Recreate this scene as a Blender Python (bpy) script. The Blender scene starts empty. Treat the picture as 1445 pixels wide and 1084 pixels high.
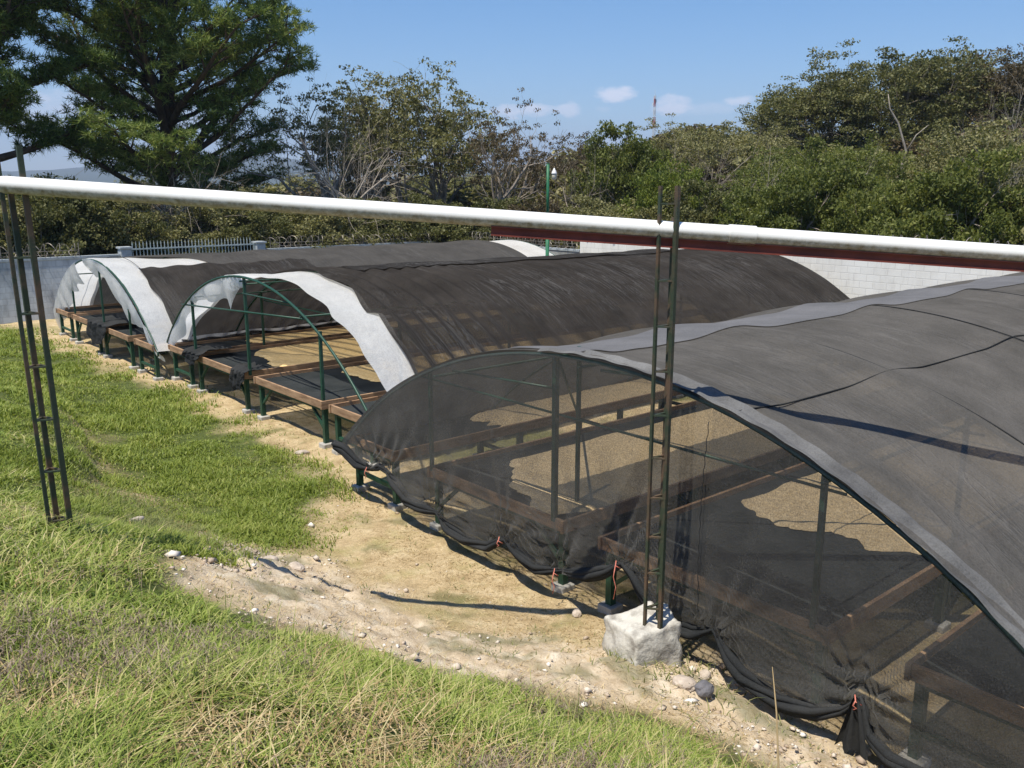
import bpy, math, random
import numpy as np
R = math.radians
rng = np.random.default_rng(7)
random.seed(7)
C = bpy.context.scene.collection
S = bpy.context.scene

# ------------------------------------------------------------------ camera
PITCH, YAW, CAMH = 12.65, 49.5, 4.4
cd = bpy.data.cameras.new('camera'); cam = bpy.data.objects.new('camera', cd); C.objects.link(cam)
cam.location = (0, 0, CAMH)
cam.rotation_euler = (R(90 - PITCH), 0, R(YAW - 90))
cd.sensor_width = 36; cd.lens = 1230 / 1445 * 36; cd.clip_start = 0.1; cd.clip_end = 30000
S.camera = cam

# ------------------------------------------------------------------ light
SUN_AZ, SUN_EL = -168.0, 68.3          # direction TO the sun, degrees from +X, counter-clockwise
sun_d = bpy.data.lights.new('sun', 'SUN'); sun_d.energy = 4.7; sun_d.angle = R(0.53); sun_d.color = (1, .93, .79)
sun = bpy.data.objects.new('sun', sun_d); C.objects.link(sun)
sun.rotation_euler = (0, R(90 - SUN_EL), R(SUN_AZ))
w = bpy.data.worlds.new('World'); S.world = w; w.use_nodes = True
wn, wl = w.node_tree.nodes, w.node_tree.links
wn.clear()
wo = wn.new('ShaderNodeOutputWorld'); bg = wn.new('ShaderNodeBackground'); sky = wn.new('ShaderNodeTexSky')
sky.sky_type = 'NISHITA'; sky.sun_disc = False; sky.sun_elevation = R(SUN_EL); sky.sun_rotation = R(90 - SUN_AZ)
sky.altitude = 900; sky.air_density = 1.0; sky.dust_density = .8; sky.ozone_density = 3.2
bg.inputs['Strength'].default_value = 0.115
# small fair-weather clouds by direction (azimuth from +X, elevation, half width, half height, density)
CLOUDS = [(43.11,5.72,1.35,.46,1.0),(48.8,4.70,1.8,.46,.95),(46.0,4.80,.8,.40,.75),(39.5,5.05,1.5,.55,.9),(37.6,4.75,1.6,.4,.35),
          (35.5,5.2,.85,.27,.8),(43.3,3.0,1.3,.25,.4),(43.9,4.8,.55,.2,.35),(73.0,4.7,3.2,.9,.8),(69.0,4.0,3.0,.7,.6),(77.5,4.2,3.0,1.2,.7),(47.3,3.0,.8,.2,.25)]
tc = wn.new('ShaderNodeTexCoord')
def nd(t, ty, **k):
    n = t.nodes.new(ty)
    for a, b in k.items(): setattr(n, a, b)
    return n
def mth(t, op, a, b=None, clamp=False):
    n = nd(t, 'ShaderNodeMath', operation=op, use_clamp=clamp)
    for i, v in enumerate((a, b)):
        if v is None: continue
        if isinstance(v, (int, float)): n.inputs[i].default_value = v
        else: t.links.new(v, n.inputs[i])
    return n.outputs[0]
def world_clouds():
    t = w.node_tree
    sep = nd(t, 'ShaderNodeSeparateXYZ'); t.links.new(tc.outputs['Generated'], sep.inputs[0])
    az = mth(t, 'MULTIPLY', mth(t, 'ARCTAN2', sep.outputs[1], sep.outputs[0]), 180 / math.pi)
    el = mth(t, 'MULTIPLY', mth(t, 'ARCSINE', sep.outputs[2]), 180 / math.pi)
    ns = nd(t, 'ShaderNodeTexNoise'); ns.inputs['Scale'].default_value = 34; ns.inputs['Detail'].default_value = 9; ns.inputs['Roughness'].default_value = .62
    mp = nd(t, 'ShaderNodeMapping'); mp.inputs['Scale'].default_value = (1, 1, 2.2)
    t.links.new(tc.outputs['Generated'], mp.inputs[0]); t.links.new(mp.outputs[0], ns.inputs['Vector'])
    nz = mth(t, 'MULTIPLY', mth(t, 'SUBTRACT', ns.outputs['Fac'], .5), 5.2)
    acc = None
    for a, e, wa, he, den in CLOUDS:
        dx = mth(t, 'DIVIDE', mth(t, 'SUBTRACT', az, a), wa); dy = mth(t, 'DIVIDE', mth(t, 'SUBTRACT', el, e), he)
        r = mth(t, 'ADD', mth(t, 'MULTIPLY', dx, dx), mth(t, 'MULTIPLY', dy, dy))
        v = mth(t, 'ADD', mth(t, 'SUBTRACT', 1.35, r), nz)
        v = mth(t, 'MULTIPLY', mth(t, 'MULTIPLY', v, .8, clamp=True), den)
        acc = v if acc is None else mth(t, 'MAXIMUM', acc, v)
    return acc
cl = world_clouds()
mx = nd(w.node_tree, 'ShaderNodeMixRGB'); mx.inputs[2].default_value = (8.2, 8.0, 8.6, 1)
hs = nd(w.node_tree, 'ShaderNodeHueSaturation'); hs.inputs['Saturation'].default_value = 1.32; hs.inputs['Value'].default_value = 1.0
wl.new(sky.outputs[0], hs.inputs['Color']); wl.new(hs.outputs[0], mx.inputs[1])
wl.new(mth(w.node_tree, 'MULTIPLY', cl, .75), mx.inputs[0]); wl.new(mx.outputs[0], bg.inputs[0]); wl.new(bg.outputs[0], wo.inputs[0])
S.view_settings.view_transform = 'Standard'; S.view_settings.look = 'None'; S.view_settings.exposure = 0.45; S.view_settings.gamma = 1
S.render.engine = 'CYCLES'; S.cycles.transparent_max_bounces = 24; S.cycles.max_bounces = 8

# ------------------------------------------------------------------ helpers
def tag(o, label=None, cat=None, group=None, kind=None):
    if label: o['label'] = label
    if cat: o['category'] = cat
    if group: o['group'] = group
    if kind: o['kind'] = kind
    return o
def empty(name, loc=(0, 0, 0), rz=0):
    o = bpy.data.objects.new(name, None); C.objects.link(o); o.location = loc; o.rotation_euler = (0, 0, rz); o.empty_display_size = .2
    return o
def link(name, me, mat=None, parent=None, smooth=False):
    o = bpy.data.objects.new(name, me); C.objects.link(o)
    if mat: me.materials.append(mat)
    if smooth: me.polygons.foreach_set('use_smooth', [True] * len(me.polygons))
    if parent: o.parent = parent
    return o
def npmesh(name, V, F, n):
    """V (N,3) array, F (M,n) array"""
    me = bpy.data.meshes.new(name); V = np.ascontiguousarray(V, dtype=np.float32); F = np.ascontiguousarray(F, dtype=np.int32)
    me.vertices.add(len(V)); me.vertices.foreach_set('co', V.ravel())
    me.loops.add(F.size); me.loops.foreach_set('vertex_index', F.ravel())
    me.polygons.add(len(F)); me.polygons.foreach_set('loop_start', np.arange(0, F.size, n, dtype=np.int32))
    me.polygons.foreach_set('loop_total', np.full(len(F), n, dtype=np.int32)); me.update(calc_edges=True)
    return me
class MB:
    def __init__(s): s.v = []; s.f = []
    def add(s, V, F):
        b = len(s.v); s.v += [tuple(map(float, p)) for p in V]; s.f += [tuple(b + i for i in f) for f in F]
    def box(s, x0, y0, z0, x1, y1, z1):
        s.add([(x0,y0,z0),(x1,y0,z0),(x1,y1,z0),(x0,y1,z0),(x0,y0,z1),(x1,y0,z1),(x1,y1,z1),(x0,y1,z1)],
              [(0,3,2,1),(4,5,6,7),(0,1,5,4),(1,2,6,5),(2,3,7,6),(3,0,4,7)])
    def beam(s, a, b, w_, h_, up=(0, 0, 1)):
        a = np.array(a, float); b = np.array(b, float); d = b - a; d /= np.linalg.norm(d)
        u = np.array(up, float)
        if abs(d @ u) > .95: u = np.array((1., 0, 0))
        r = np.cross(d, u); r /= np.linalg.norm(r); u = np.cross(r, d)
        q = [(-1,-1),(1,-1),(1,1),(-1,1)]
        V = [a + r * w_/2 * i + u * h_/2 * j for i, j in q] + [b + r * w_/2 * i + u * h_/2 * j for i, j in q]
        s.add(V, [(0,1,2,3),(7,6,5,4),(0,4,5,1),(1,5,6,2),(2,6,7,3),(3,7,4,0)])
    def tube(s, pts, rad, n=8, cap=True):
        pts = [np.array(p, float) for p in pts]; rad = rad if hasattr(rad, '__len__') else [rad] * len(pts)
        V = []; prev = None
        for i, p in enumerate(pts):
            d = pts[min(i+1, len(pts)-1)] - pts[max(i-1, 0)]; d /= (np.linalg.norm(d) + 1e-9)
            if prev is None:
                u = np.array((0, 0, 1.)) if abs(d[2]) < .9 else np.array((1., 0, 0))
                r = np.cross(d, u)
            else: r = prev - d * (prev @ d)
            r /= np.linalg.norm(r); prev = r; u = np.cross(d, r)
            for k in range(n):
                a = 2 * math.pi * k / n; V.append(p + (r * math.cos(a) + u * math.sin(a)) * rad[i])
        F = [(i*n+k, i*n+(k+1) % n, (i+1)*n+(k+1) % n, (i+1)*n+k) for i in range(len(pts)-1) for k in range(n)]
        if cap: F += [tuple(range(n-1, -1, -1)), tuple((len(pts)-1)*n + k for k in range(n))]
        s.add(V, F)
    def build(s, name, mat, parent=None, smooth=False, bevel=0):
        me = bpy.data.meshes.new(name); me.from_pydata(s.v, [], s.f); me.update()
        o = link(name, me, mat, parent, smooth)
        if bevel:
            m = o.modifiers.new('b', 'BEVEL'); m.width = bevel; m.segments = 2
        return o
def vnoise(x, y, seed=0):
    """smooth value noise in numpy, range 0..1"""
    x = np.asarray(x, float); y = np.asarray(y, float)
    xi = np.floor(x).astype(np.int64); yi = np.floor(y).astype(np.int64); xf = x - xi; yf = y - yi
    xf = xf*xf*(3-2*xf); yf = yf*yf*(3-2*yf)
    def h(a, b):
        n = (a * 374761393 + b * 668265263 + seed * 982451653) & 0x7fffffff
        n = ((n ^ (n >> 13)) * 1274126177) & 0x7fffffff
        return ((n ^ (n >> 16)) & 0xffff) / 65535.
    return (h(xi, yi)*(1-xf)+h(xi+1, yi)*xf)*(1-yf)+(h(xi, yi+1)*(1-xf)+h(xi+1, yi+1)*xf)*yf
def fbm(x, y, oct=4, seed=0):
    s = 0; a = .5
    for i in range(oct): s = s + a * vnoise(x * 2**i, y * 2**i, seed + i); a *= .5
    return s / (1 - .5**oct)
def sst(a, b, x):
    t = np.clip((x - a) / (b - a), 0, 1); return t*t*(3-2*t)

# ------------------------------------------------------------------ materials
def newmat(name):
    m = bpy.data.materials.new(name); m.use_nodes = True; t = m.node_tree
    b = t.nodes['Principled BSDF']; return m, t, b
def objco(t, scale=(1, 1, 1), world=True):
    g = nd(t, 'ShaderNodeNewGeometry'); m = nd(t, 'ShaderNodeMapping'); m.inputs['Scale'].default_value = scale
    t.links.new(g.outputs['Position'], m.inputs[0]); return m.outputs[0]
def noise(t, vec, scale, detail=4, rough=.55, dist=0):
    n = nd(t, 'ShaderNodeTexNoise'); n.inputs['Scale'].default_value = scale; n.inputs['Detail'].default_value = detail
    n.inputs['Roughness'].default_value = rough; n.inputs['Distortion'].default_value = dist
    if vec is not None: t.links.new(vec, n.inputs['Vector'])
    return n.outputs['Fac']
def ramp(t, fac, stops):
    r = nd(t, 'ShaderNodeValToRGB'); e = r.color_ramp.elements
    while len(e) < len(stops): e.new(.5)
    for i, (p, c) in enumerate(stops):
        e[i].position = p; e[i].color = (c, c, c, 1) if isinstance(c, (int, float)) else (*c, 1)
    t.links.new(fac, r.inputs[0]); return r.outputs[0]
def mixc(t, fac, a, b, mode='MIX'):
    n = nd(t, 'ShaderNodeMixRGB', blend_type=mode)
    for i, v in enumerate((fac, a, b)):
        if isinstance(v, (int, float)): n.inputs[i].default_value = v if i == 0 else (v, v, v, 1)
        elif isinstance(v, tuple): n.inputs[i].default_value = (*v, 1)
        else: t.links.new(v, n.inputs[i])
    return n.outputs[0]
def bump(t, b, h, strength=.3, dist=.02):
    n = nd(t, 'ShaderNodeBump'); n.inputs['Strength'].default_value = strength; n.inputs['Distance'].default_value = dist
    t.links.new(h, n.inputs['Height']); t.links.new(n.outputs[0], b.inputs['Normal']); return n.outputs[0]
def simple(name, c1, c2, scale=6, rough=.7, bmp=.2, bscale=40, metal=0, thr=(.35, .65), stretch=(1, 1, 1), spec=.4):
    m, t, b = newmat(name); v = objco(t, stretch)
    c = ramp(t, noise(t, v, scale, 6, .6), [(thr[0], c1), (thr[1], c2)]); t.links.new(c, b.inputs['Base Color'])
    b.inputs['Roughness'].default_value = rough; b.inputs['Metallic'].default_value = metal; b.inputs['Specular IOR Level'].default_value = spec
    bump(t, b, noise(t, v, bscale, 4), bmp, .01); return m
def net_mat(name, c1, c2, T0, trans=.25, crease=0.0, cs_scale=(5, .5, .5)):
    """shade cloth: threads + open holes; fewer holes are seen at a glancing angle"""
    m, t, b = newmat(name); t.nodes.remove(b); out = t.nodes['Material Output']
    v = objco(t)
    c = ramp(t, noise(t, v, 1.3, 6, .62), [(.3, c1), (.7, c2)])
    grain = noise(t, objco(t, (1, 1, 1)), 60, 3, .7)
    c = mixc(t, .5, c, ramp(t, grain, [(.25, .35), (.75, 1.0)]), 'MULTIPLY')
    c = mixc(t, 1.0, c, 1.35, 'MULTIPLY')
    dust = ramp(t, noise(t, objco(t, (1, 1, 1)), 9, 8, .7), [(.66, 0.), (.8, 1.)])
    c = mixc(t, mth(t, 'MULTIPLY', dust, .10), c, (.45, .42, .4))
    d = nd(t, 'ShaderNodeBsdfDiffuse'); tr = nd(t, 'ShaderNodeBsdfTranslucent'); tp = nd(t, 'ShaderNodeBsdfTransparent')
    t.links.new(c, d.inputs[0]); t.links.new(c, tr.inputs[0])
    bn = nd(t, 'ShaderNodeBump'); bn.inputs['Strength'].default_value = .35; bn.inputs['Distance'].default_value = .03
    hgt = noise(t, objco(t, (1, 1, 1)), 7, 5, .6)
    if crease:
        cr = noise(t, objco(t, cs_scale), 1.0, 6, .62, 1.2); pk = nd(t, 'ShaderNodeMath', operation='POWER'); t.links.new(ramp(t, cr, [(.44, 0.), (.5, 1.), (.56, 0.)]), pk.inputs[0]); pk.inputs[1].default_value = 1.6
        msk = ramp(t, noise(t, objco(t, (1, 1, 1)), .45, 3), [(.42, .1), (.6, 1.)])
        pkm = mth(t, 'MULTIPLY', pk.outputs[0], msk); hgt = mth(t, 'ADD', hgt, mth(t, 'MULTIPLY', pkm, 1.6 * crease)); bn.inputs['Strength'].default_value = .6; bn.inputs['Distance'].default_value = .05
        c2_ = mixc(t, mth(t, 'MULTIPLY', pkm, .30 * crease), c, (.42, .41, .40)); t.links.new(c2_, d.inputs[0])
    t.links.new(hgt, bn.inputs['Height']); t.links.new(bn.outputs[0], d.inputs['Normal'])
    ms = nd(t, 'ShaderNodeMixShader'); ms.inputs[0].default_value = trans; t.links.new(d.outputs[0], ms.inputs[1]); t.links.new(tr.outputs[0], ms.inputs[2])
    g = nd(t, 'ShaderNodeNewGeometry'); dp = nd(t, 'ShaderNodeVectorMath', operation='DOT_PRODUCT')
    t.links.new(g.outputs['True Normal'], dp.inputs[0]); t.links.new(g.outputs['Incoming'], dp.inputs[1])
    cs = mth(t, 'MAXIMUM', mth(t, 'ABSOLUTE', dp.outputs['Value']), .12)
    grn = ramp(t, noise(t, objco(t, (1, 1, 1)), 75, 2, .8), [(.33, 0.), (.67, 1.)])
    base = mth(t, 'ADD', T0 - .17, mth(t, 'MULTIPLY', grn, .34), clamp=True)
    T = mth(t, 'POWER', base, mth(t, 'DIVIDE', 1.0, mth(t, 'POWER', cs, 1.8)))
    m2 = nd(t, 'ShaderNodeMixShader'); t.links.new(T, m2.inputs[0]); t.links.new(ms.outputs[0], m2.inputs[1]); t.links.new(tp.outputs[0], m2.inputs[2])
    t.links.new(m2.outputs[0], out.inputs[0]); return m
def leaf_mat(name, stops, trans=.35, scale=.5, rough=.55, spread=.5):
    m, t, b = newmat(name); out = t.nodes['Material Output']; g = nd(t, 'ShaderNodeNewGeometry')
    oi = nd(t, 'ShaderNodeObjectInfo')
    f = mth(t, 'ADD', mth(t, 'MULTIPLY', g.outputs['Random Per Island'], spread), mth(t, 'MULTIPLY', noise(t, objco(t), scale, 3), 1 - spread))
    f = mth(t, 'ADD', f, mth(t, 'MULTIPLY', mth(t, 'SUBTRACT', oi.outputs['Random'], .5), .12))
    c = ramp(t, f, stops); t.links.new(c, b.inputs['Base Color']); b.inputs['Roughness'].default_value = rough; b.inputs['Specular IOR Level'].default_value = .3
    tr = nd(t, 'ShaderNodeBsdfTranslucent'); t.links.new(mixc(t, 1.0, c, (1.0, 1.0, .55), 'MULTIPLY'), tr.inputs[0])
    ms = nd(t, 'ShaderNodeMixShader'); ms.inputs[0].default_value = trans; t.links.new(b.outputs[0], ms.inputs[1]); t.links.new(tr.outputs[0], ms.inputs[2])
    t.links.new(ms.outputs[0], out.inputs[0]); return m

M = {}
M['green_steel'] = simple('green_steel', (.012, .05, .032), (.02, .075, .048), 5, .45, .1)
M['hoop_dusty'] = simple('hoop_dusty', (.035, .062, .05), (.075, .095, .08), 6, .6, .1)
M['tower_steel'] = simple('tower_steel', (.035, .05, .03), (.11, .07, .045), 4, .6, .3, thr=(.45, .62))
M['wood'] = simple('bench_wood', (.22, .125, .068), (.42, .27, .16), 3, .75, .4, 30, stretch=(1, 1, 6))
M['bed'] = net_mat('bed_mesh', (.022, .026, .028), (.042, .046, .048), .2, .1)
M['concrete'] = simple('footing_concrete', (.34, .33, .31), (.52, .5, .46), 9, .9, .4, 60)
M['curtain'] = net_mat('curtain_net', (.085, .083, .080), (.130, .127, .121), .71, .3)
M['curtain_thick'] = net_mat('curtain_net_thick', (.080, .079, .077), (.125, .122, .117), .61, .3)
M['hem'] = net_mat('hem_net', (.022, .024, .026), (.045, .046, .047), .03, .1)
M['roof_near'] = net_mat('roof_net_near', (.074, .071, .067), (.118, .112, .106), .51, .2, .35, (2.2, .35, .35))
M['roof_sheen'] = net_mat('roof_net_sheen', (.12, .122, .13), (.17, .17, .18), .3, .2)  # paler colour stands for the sheen on the slope past the ridge
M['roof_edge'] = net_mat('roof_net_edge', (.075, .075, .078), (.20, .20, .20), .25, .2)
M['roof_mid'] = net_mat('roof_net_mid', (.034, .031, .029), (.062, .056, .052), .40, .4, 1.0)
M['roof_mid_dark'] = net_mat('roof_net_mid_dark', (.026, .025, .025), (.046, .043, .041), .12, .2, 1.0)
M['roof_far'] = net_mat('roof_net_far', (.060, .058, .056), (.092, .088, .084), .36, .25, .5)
M['white'] = net_mat('white_plastic', (.68, .69, .70), (.84, .85, .86), .30, .55, .10, (5, 1.2, 1.2))
M['clearfilm'] = net_mat('thin_plastic', (.6, .61, .62), (.75, .76, .77), .60, .5)
M['beans_gold'] = simple('beans_gold', (.62, .42, .17), (.85, .62, .31), 22, .85, .9, 160, thr=(.3, .7))
M['beans_brown'] = simple('beans_brown', (.58, .42, .22), (.85, .66, .40), 22, .85, .9, 160, thr=(.3, .7))
M['red_string'] = simple('red_string', (.55, .16, .12), (.7, .26, .19), 20, .6, .1)
M['beam_red'] = simple('beam_red', (.13, .028, .02), (.22, .05, .032), 4, .55, .2)
M['rust'] = simple('wire_metal', (.16, .14, .12), (.30, .27, .24), 9, .5, .1, metal=.3)
M['rail_paint'] = simple('rail_paint', (.36, .42, .42), (.5, .56, .56), 6, .6, .2)
M['bark'] = simple('bark', (.15, .125, .10), (.36, .31, .26), 6, .95, .8, 14, stretch=(1, 1, .3))
M['bark_pine'] = simple('bark_pine', (.05, .038, .03), (.11, .08, .06), 5, .95, .8, 10, stretch=(1, 1, .3))
M['twig_pale'] = simple('twig_pale', (.26, .22, .18), (.42, .37, .31), 6, .9, .4, 14)
M['rock'] = simple('rock', (.36, .30, .25), (.58, .50, .42), 7, .95, .8, 25)
M['rock_dark'] = simple('rock_dark', (.10, .10, .115), (.17, .165, .18), 7, .9, .6, 25)
M['lamp_green'] = simple('lamp_green', (.015, .13, .06), (.03, .18, .085), 5, .5, .1)
M['white_paint'] = simple('white_paint', (.75, .75, .75), (.82, .82, .82), 5, .5, .1)
M['glass'] = simple('jar_glass', (.5, .47, .38), (.6, .56, .45), 5, .2, .1)
M['ant_red'] = simple('antenna_red', (.42, .08, .06), (.45, .10, .08), 1, .6, 0)
M['ant_white'] = simple('antenna_white', (.7, .7, .7), (.75, .75, .75), 1, .6, 0)

def pipe_mat():
    m, t, b = newmat('pipe_pvc'); v = objco(t)
    g = nd(t, 'ShaderNodeNewGeometry'); sp = nd(t, 'ShaderNodeSeparateXYZ'); t.links.new(g.outputs['Normal'], sp.inputs[0])
    # grime collected on the pipe's underside
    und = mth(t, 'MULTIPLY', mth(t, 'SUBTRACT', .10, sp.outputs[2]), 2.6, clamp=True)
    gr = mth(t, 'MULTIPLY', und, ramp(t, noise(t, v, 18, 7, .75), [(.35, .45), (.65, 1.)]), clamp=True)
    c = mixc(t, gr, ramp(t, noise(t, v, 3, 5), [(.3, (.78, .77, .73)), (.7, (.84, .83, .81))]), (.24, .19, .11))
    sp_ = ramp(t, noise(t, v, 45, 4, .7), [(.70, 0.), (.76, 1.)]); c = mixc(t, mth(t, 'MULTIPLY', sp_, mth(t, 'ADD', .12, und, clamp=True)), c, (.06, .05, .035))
    t.links.new(c, b.inputs['Base Color']); b.inputs['Roughness'].default_value = .38; return m
M['pipe'] = pipe_mat()
def block_wall(name, pc1, pc2, stain, amount, axis):
    m, t, b = newmat(name); g = nd(t, 'ShaderNodeNewGeometry'); sp = nd(t, 'ShaderNodeSeparateXYZ'); t.links.new(g.outputs['Position'], sp.inputs[0])
    cb = nd(t, 'ShaderNodeCombineXYZ'); t.links.new(sp.outputs[axis], cb.inputs[0]); t.links.new(sp.outputs[2], cb.inputs[1])
    br = nd(t, 'ShaderNodeTexBrick'); br.inputs['Scale'].default_value = 1; br.inputs['Brick Width'].default_value = .4; br.inputs['Row Height'].default_value = .2
    br.inputs['Mortar Size'].default_value = .012; br.inputs['Mortar Smooth'].default_value = .4; br.inputs['Bias'].default_value = 0
    br.inputs['Color1'].default_value = (*pc1, 1); br.inputs['Color2'].default_value = (*pc2, 1); br.inputs['Mortar'].default_value = (*[x*.86 for x in pc1], 1)
    t.links.new(cb.outputs[0], br.inputs[0])
    v = objco(t, (1, 1, .45)); n1 = noise(t, v, 1.6, 8, .68); s = ramp(t, n1, [(.46, 0.), (.66, 1.)])
    c = mixc(t, mth(t, 'MULTIPLY', s, amount), br.outputs[0], stain)
    n2 = ramp(t, noise(t, objco(t, (1, 1, .2)), 5, 6, .7), [(.55, 0.), (.75, 1.)]); c = mixc(t, mth(t, 'MULTIPLY', n2, amount * .7), c, tuple(x * .6 for x in stain))
    t.links.new(c, b.inputs['Base Color']); b.inputs['Roughness'].default_value = .9
    h = mth(t, 'ADD', mth(t, 'MULTIPLY', br.outputs['Fac'], -1.0), mth(t, 'MULTIPLY', noise(t, objco(t), 30, 4), .5)); bump(t, b, h, .3, .01); return m
M['wall_blue'] = block_wall('wall_blue', (.46, .50, .54), (.54, .58, .62), (.14, .145, .15), .6, 0)
M['wall_grey'] = block_wall('wall_grey', (.27, .28, .28), (.33, .34, .34), (.12, .12, .12), .5, 1)
M['wall_white'] = block_wall('wall_white', (.80, .79, .75), (.84, .83, .79), (.50, .47, .42), .30, 1)
M['wall_cap'] = simple('wall_cap', (.30, .34, .37), (.42, .46, .5), 5, .9, .3)

# ------------------------------------------------------------------ ground
CP = [(0,0,2.8),(-3,0,3.0),(0,4,2.4),(-3,5,2.6),(1,2.5,2.35),(2,4,1.72),(3.3,4,1.02),(4.6,4.2,.42),(5.4,4.2,.30),(5.6,4.55,.24),(5.95,4,.04),
      (2,2,2.0),(3.5,2,1.22),(4.7,2,.55),(5.6,2,.12),(4,0,1.3),(6,0,.2),(6.2,2,0),(3,0,1.75),(4.6,3,.5),(5.3,3,.2),
      (1.63,8.2,1.40),(0,8,2.0),(2.6,7,1.05),(3.75,6.6,.5),(4.3,6.6,.3),(4.9,6.6,.08),(3.2,8.2,.72),(3.75,8,.5),(4.2,8.2,.2),(4.7,8.2,0),(4.6,5.2,.38),(5.3,5.4,.14),
      (1.7,10.3,1.0),(2.6,10,.68),(3.5,10,.34),(4.1,10,.06),(0,11,1.6),(2.7,11.5,.6),(3.4,11.3,.22),(4,12,.0),
      (2.8,13,.62),(3.5,13.2,.06),(3.35,15.5,.50),(4.05,15.5,.03),(3.75,18.5,.42),(4.5,18.5,.02),(4.2,22,.3),(5.0,22,.0),(1.6,14,.95),(0,14,1.15),(1.6,20,.75),(0,20,1.0),(3.6,27,.2),(0,27,.55),(-4,20,1.1),(-4,10,2.2),(-4,14,1.7),
      (5,15,0),(5,25,0),(5,10,0),(5,8,0),(5.6,7,0),(4,32,0),(0,32,.1),(-4,30,.4),(7,10,0),(7,5,0),(7,20,0),(7,0,0),(7,-5,0),(3,-5,1.8),(-3,-6,3.0),(0,-5,2.7),(5,-3,.7),(7,30,0),(10,12,0),(10,0,0),(-8,0,3.0),(-8,10,2.4),(-8,20,1.2),(-8,30,.5),(9,-6,0)]
CPa = np.array(CP, float)
def _tps(r2): return np.where(r2 > 0, r2 * np.log(np.maximum(r2, 1e-12)) * .5, 0)
_n = len(CPa); _d = ((CPa[:, None, :2] - CPa[None, :, :2])**2).sum(-1)
_A = np.zeros((_n+3, _n+3)); _A[:_n, :_n] = _tps(_d) + np.eye(_n) * .25; _P = np.c_[np.ones(_n), CPa[:, :2]]; _A[:_n, _n:] = _P; _A[_n:, :_n] = _P.T
_W = np.linalg.solve(_A, np.r_[CPa[:, 2], 0, 0, 0])
def far_h(x, y):
    d = np.hypot(x, y); az = np.degrees(np.arctan2(y, x))
    h = 5.5 * sst(38, 95, d) * sst(53, 36, az) * (1 - sst(400, 900, d) * 0.6)
    h = h - 18 * sst(50, 57, az) * sst(55, 200, d)
    h = h + (fbm(x / 90, y / 90, 3, 5) - .5) * 8 * sst(80, 300, d)
    # distant mountains
    az_n = np.where(np.isfinite(az), az, 0)
    mh = 60 + 150 * fbm(az_n / 7 + 3, az_n * 0 + .5, 4, 21) + 90 * np.exp(-((az_n - 68) / 6)**2)
    return h + mh * sst(2600, 5600, d) * sst(9500, 6400, d)
def ground_h(x, y, detail=True):
    x = np.asarray(x, float); y = np.asarray(y, float); sh = x.shape; xf = x.ravel(); yf = y.ravel(); z = np.zeros(xf.size)
    near = (xf > -9) & (xf < 8) & (yf > -7) & (yf < 33)
    idx = np.nonzero(near)[0]
    for k in range(0, len(idx), 20000):
        j = idx[k:k+20000]; r2 = (xf[j, None] - CPa[None, :, 0])**2 + (yf[j, None] - CPa[None, :, 1])**2
        z[j] = _tps(r2) @ _W[:_n] + _W[_n] + xf[j] * _W[_n+1] + yf[j] * _W[_n+2]
    z = np.where(near, z * sst(7.0, 5.6, xf), 0)
    z = z * sst(33, 31, yf) * sst(-7, -5.5, yf) * sst(-9, -7.5, xf)
    z = np.maximum(z, -.02)
    if detail:
        a = sst(60, 30, np.hypot(xf, yf))
        z = z + a * ((fbm(xf * 1.2, yf * 1.2, 3, 3) - .5) * .09 + (fbm(xf * 5, yf * 5, 3, 9) - .5) * .035)
        lb = sst(0, .22, poly_sd(xf, yf, POLY_BANK)) * sst(12.2, 13.2, yf) * sst(19.5, 17, yf) * sst(1.5, 2.5, xf); z = z + lb * .22
        rb = rubble_mask(xf, yf)
        z = z + rb * ((fbm(xf * 2.6, yf * 2.6, 3, 31) - .5) * .13 + (fbm(xf * 8, yf * 8, 4, 33) - .5) * .13 + np.abs(fbm(xf * 14, yf * 14, 3, 35) - .5) * .10)
    z = z + far_h(xf, yf) * (np.hypot(xf, yf) > 30)
    return z.reshape(sh)
# region outlines in metres on the ground plan
EDGE = [(5.12,2.8),(4.95,3.5),(4.66,3.95),(4.3,4.25),(3.9,4.55),(3.4,4.75),(3.15,5.25),(2.7,5.75),(2.4,6.5),(2.35,7.4),(2.6,8.2),(2.95,9.2),(2.95,10.6)]
POLY_RUBBLE = [(2.9,9.3),(3.5,10.2),(3.95,10.1),(4.0,9.65),(4.4,9.4),(4.7,8.6),(4.6,7.45),(4.6,6.7),(4.45,6.2),(4.9,5.9),(5.25,5.6),(5.6,5.3),(6.1,4.7),(6.3,4.2),(6.2,3.4),(6.2,2.0),(6.1,0),(5.1,0)] + EDGE[:10] + [(2.6,8.4)]
POLY_BANK = [(-9,-7),(5.3,-7),(5.2,0)] + EDGE + [(2.6,11.4),(3.2,12.6),(3.65,14.6),(4.15,17.65),(4.6,20.3),(5.2,24),(5.7,32.9),(-9,32.9)]
POLY_LAWN = [(3.25,12.5),(3.77,13.15),(3.84,12.1),(3.84,11.06),(4.0,10.4),(4.11,9.9),(4.44,9.75),(4.85,10.0),(5.3,10.5),(5.7,11.1),(6.0,12.2),(6.2,13.5),(6.37,15),(6.42,16.4),(6.43,18.3),(6.3,22),(6.1,25),(6.0,28.3),(5.8,32),(4,32),(4,17.65),(3.6,14.6)]
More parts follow.
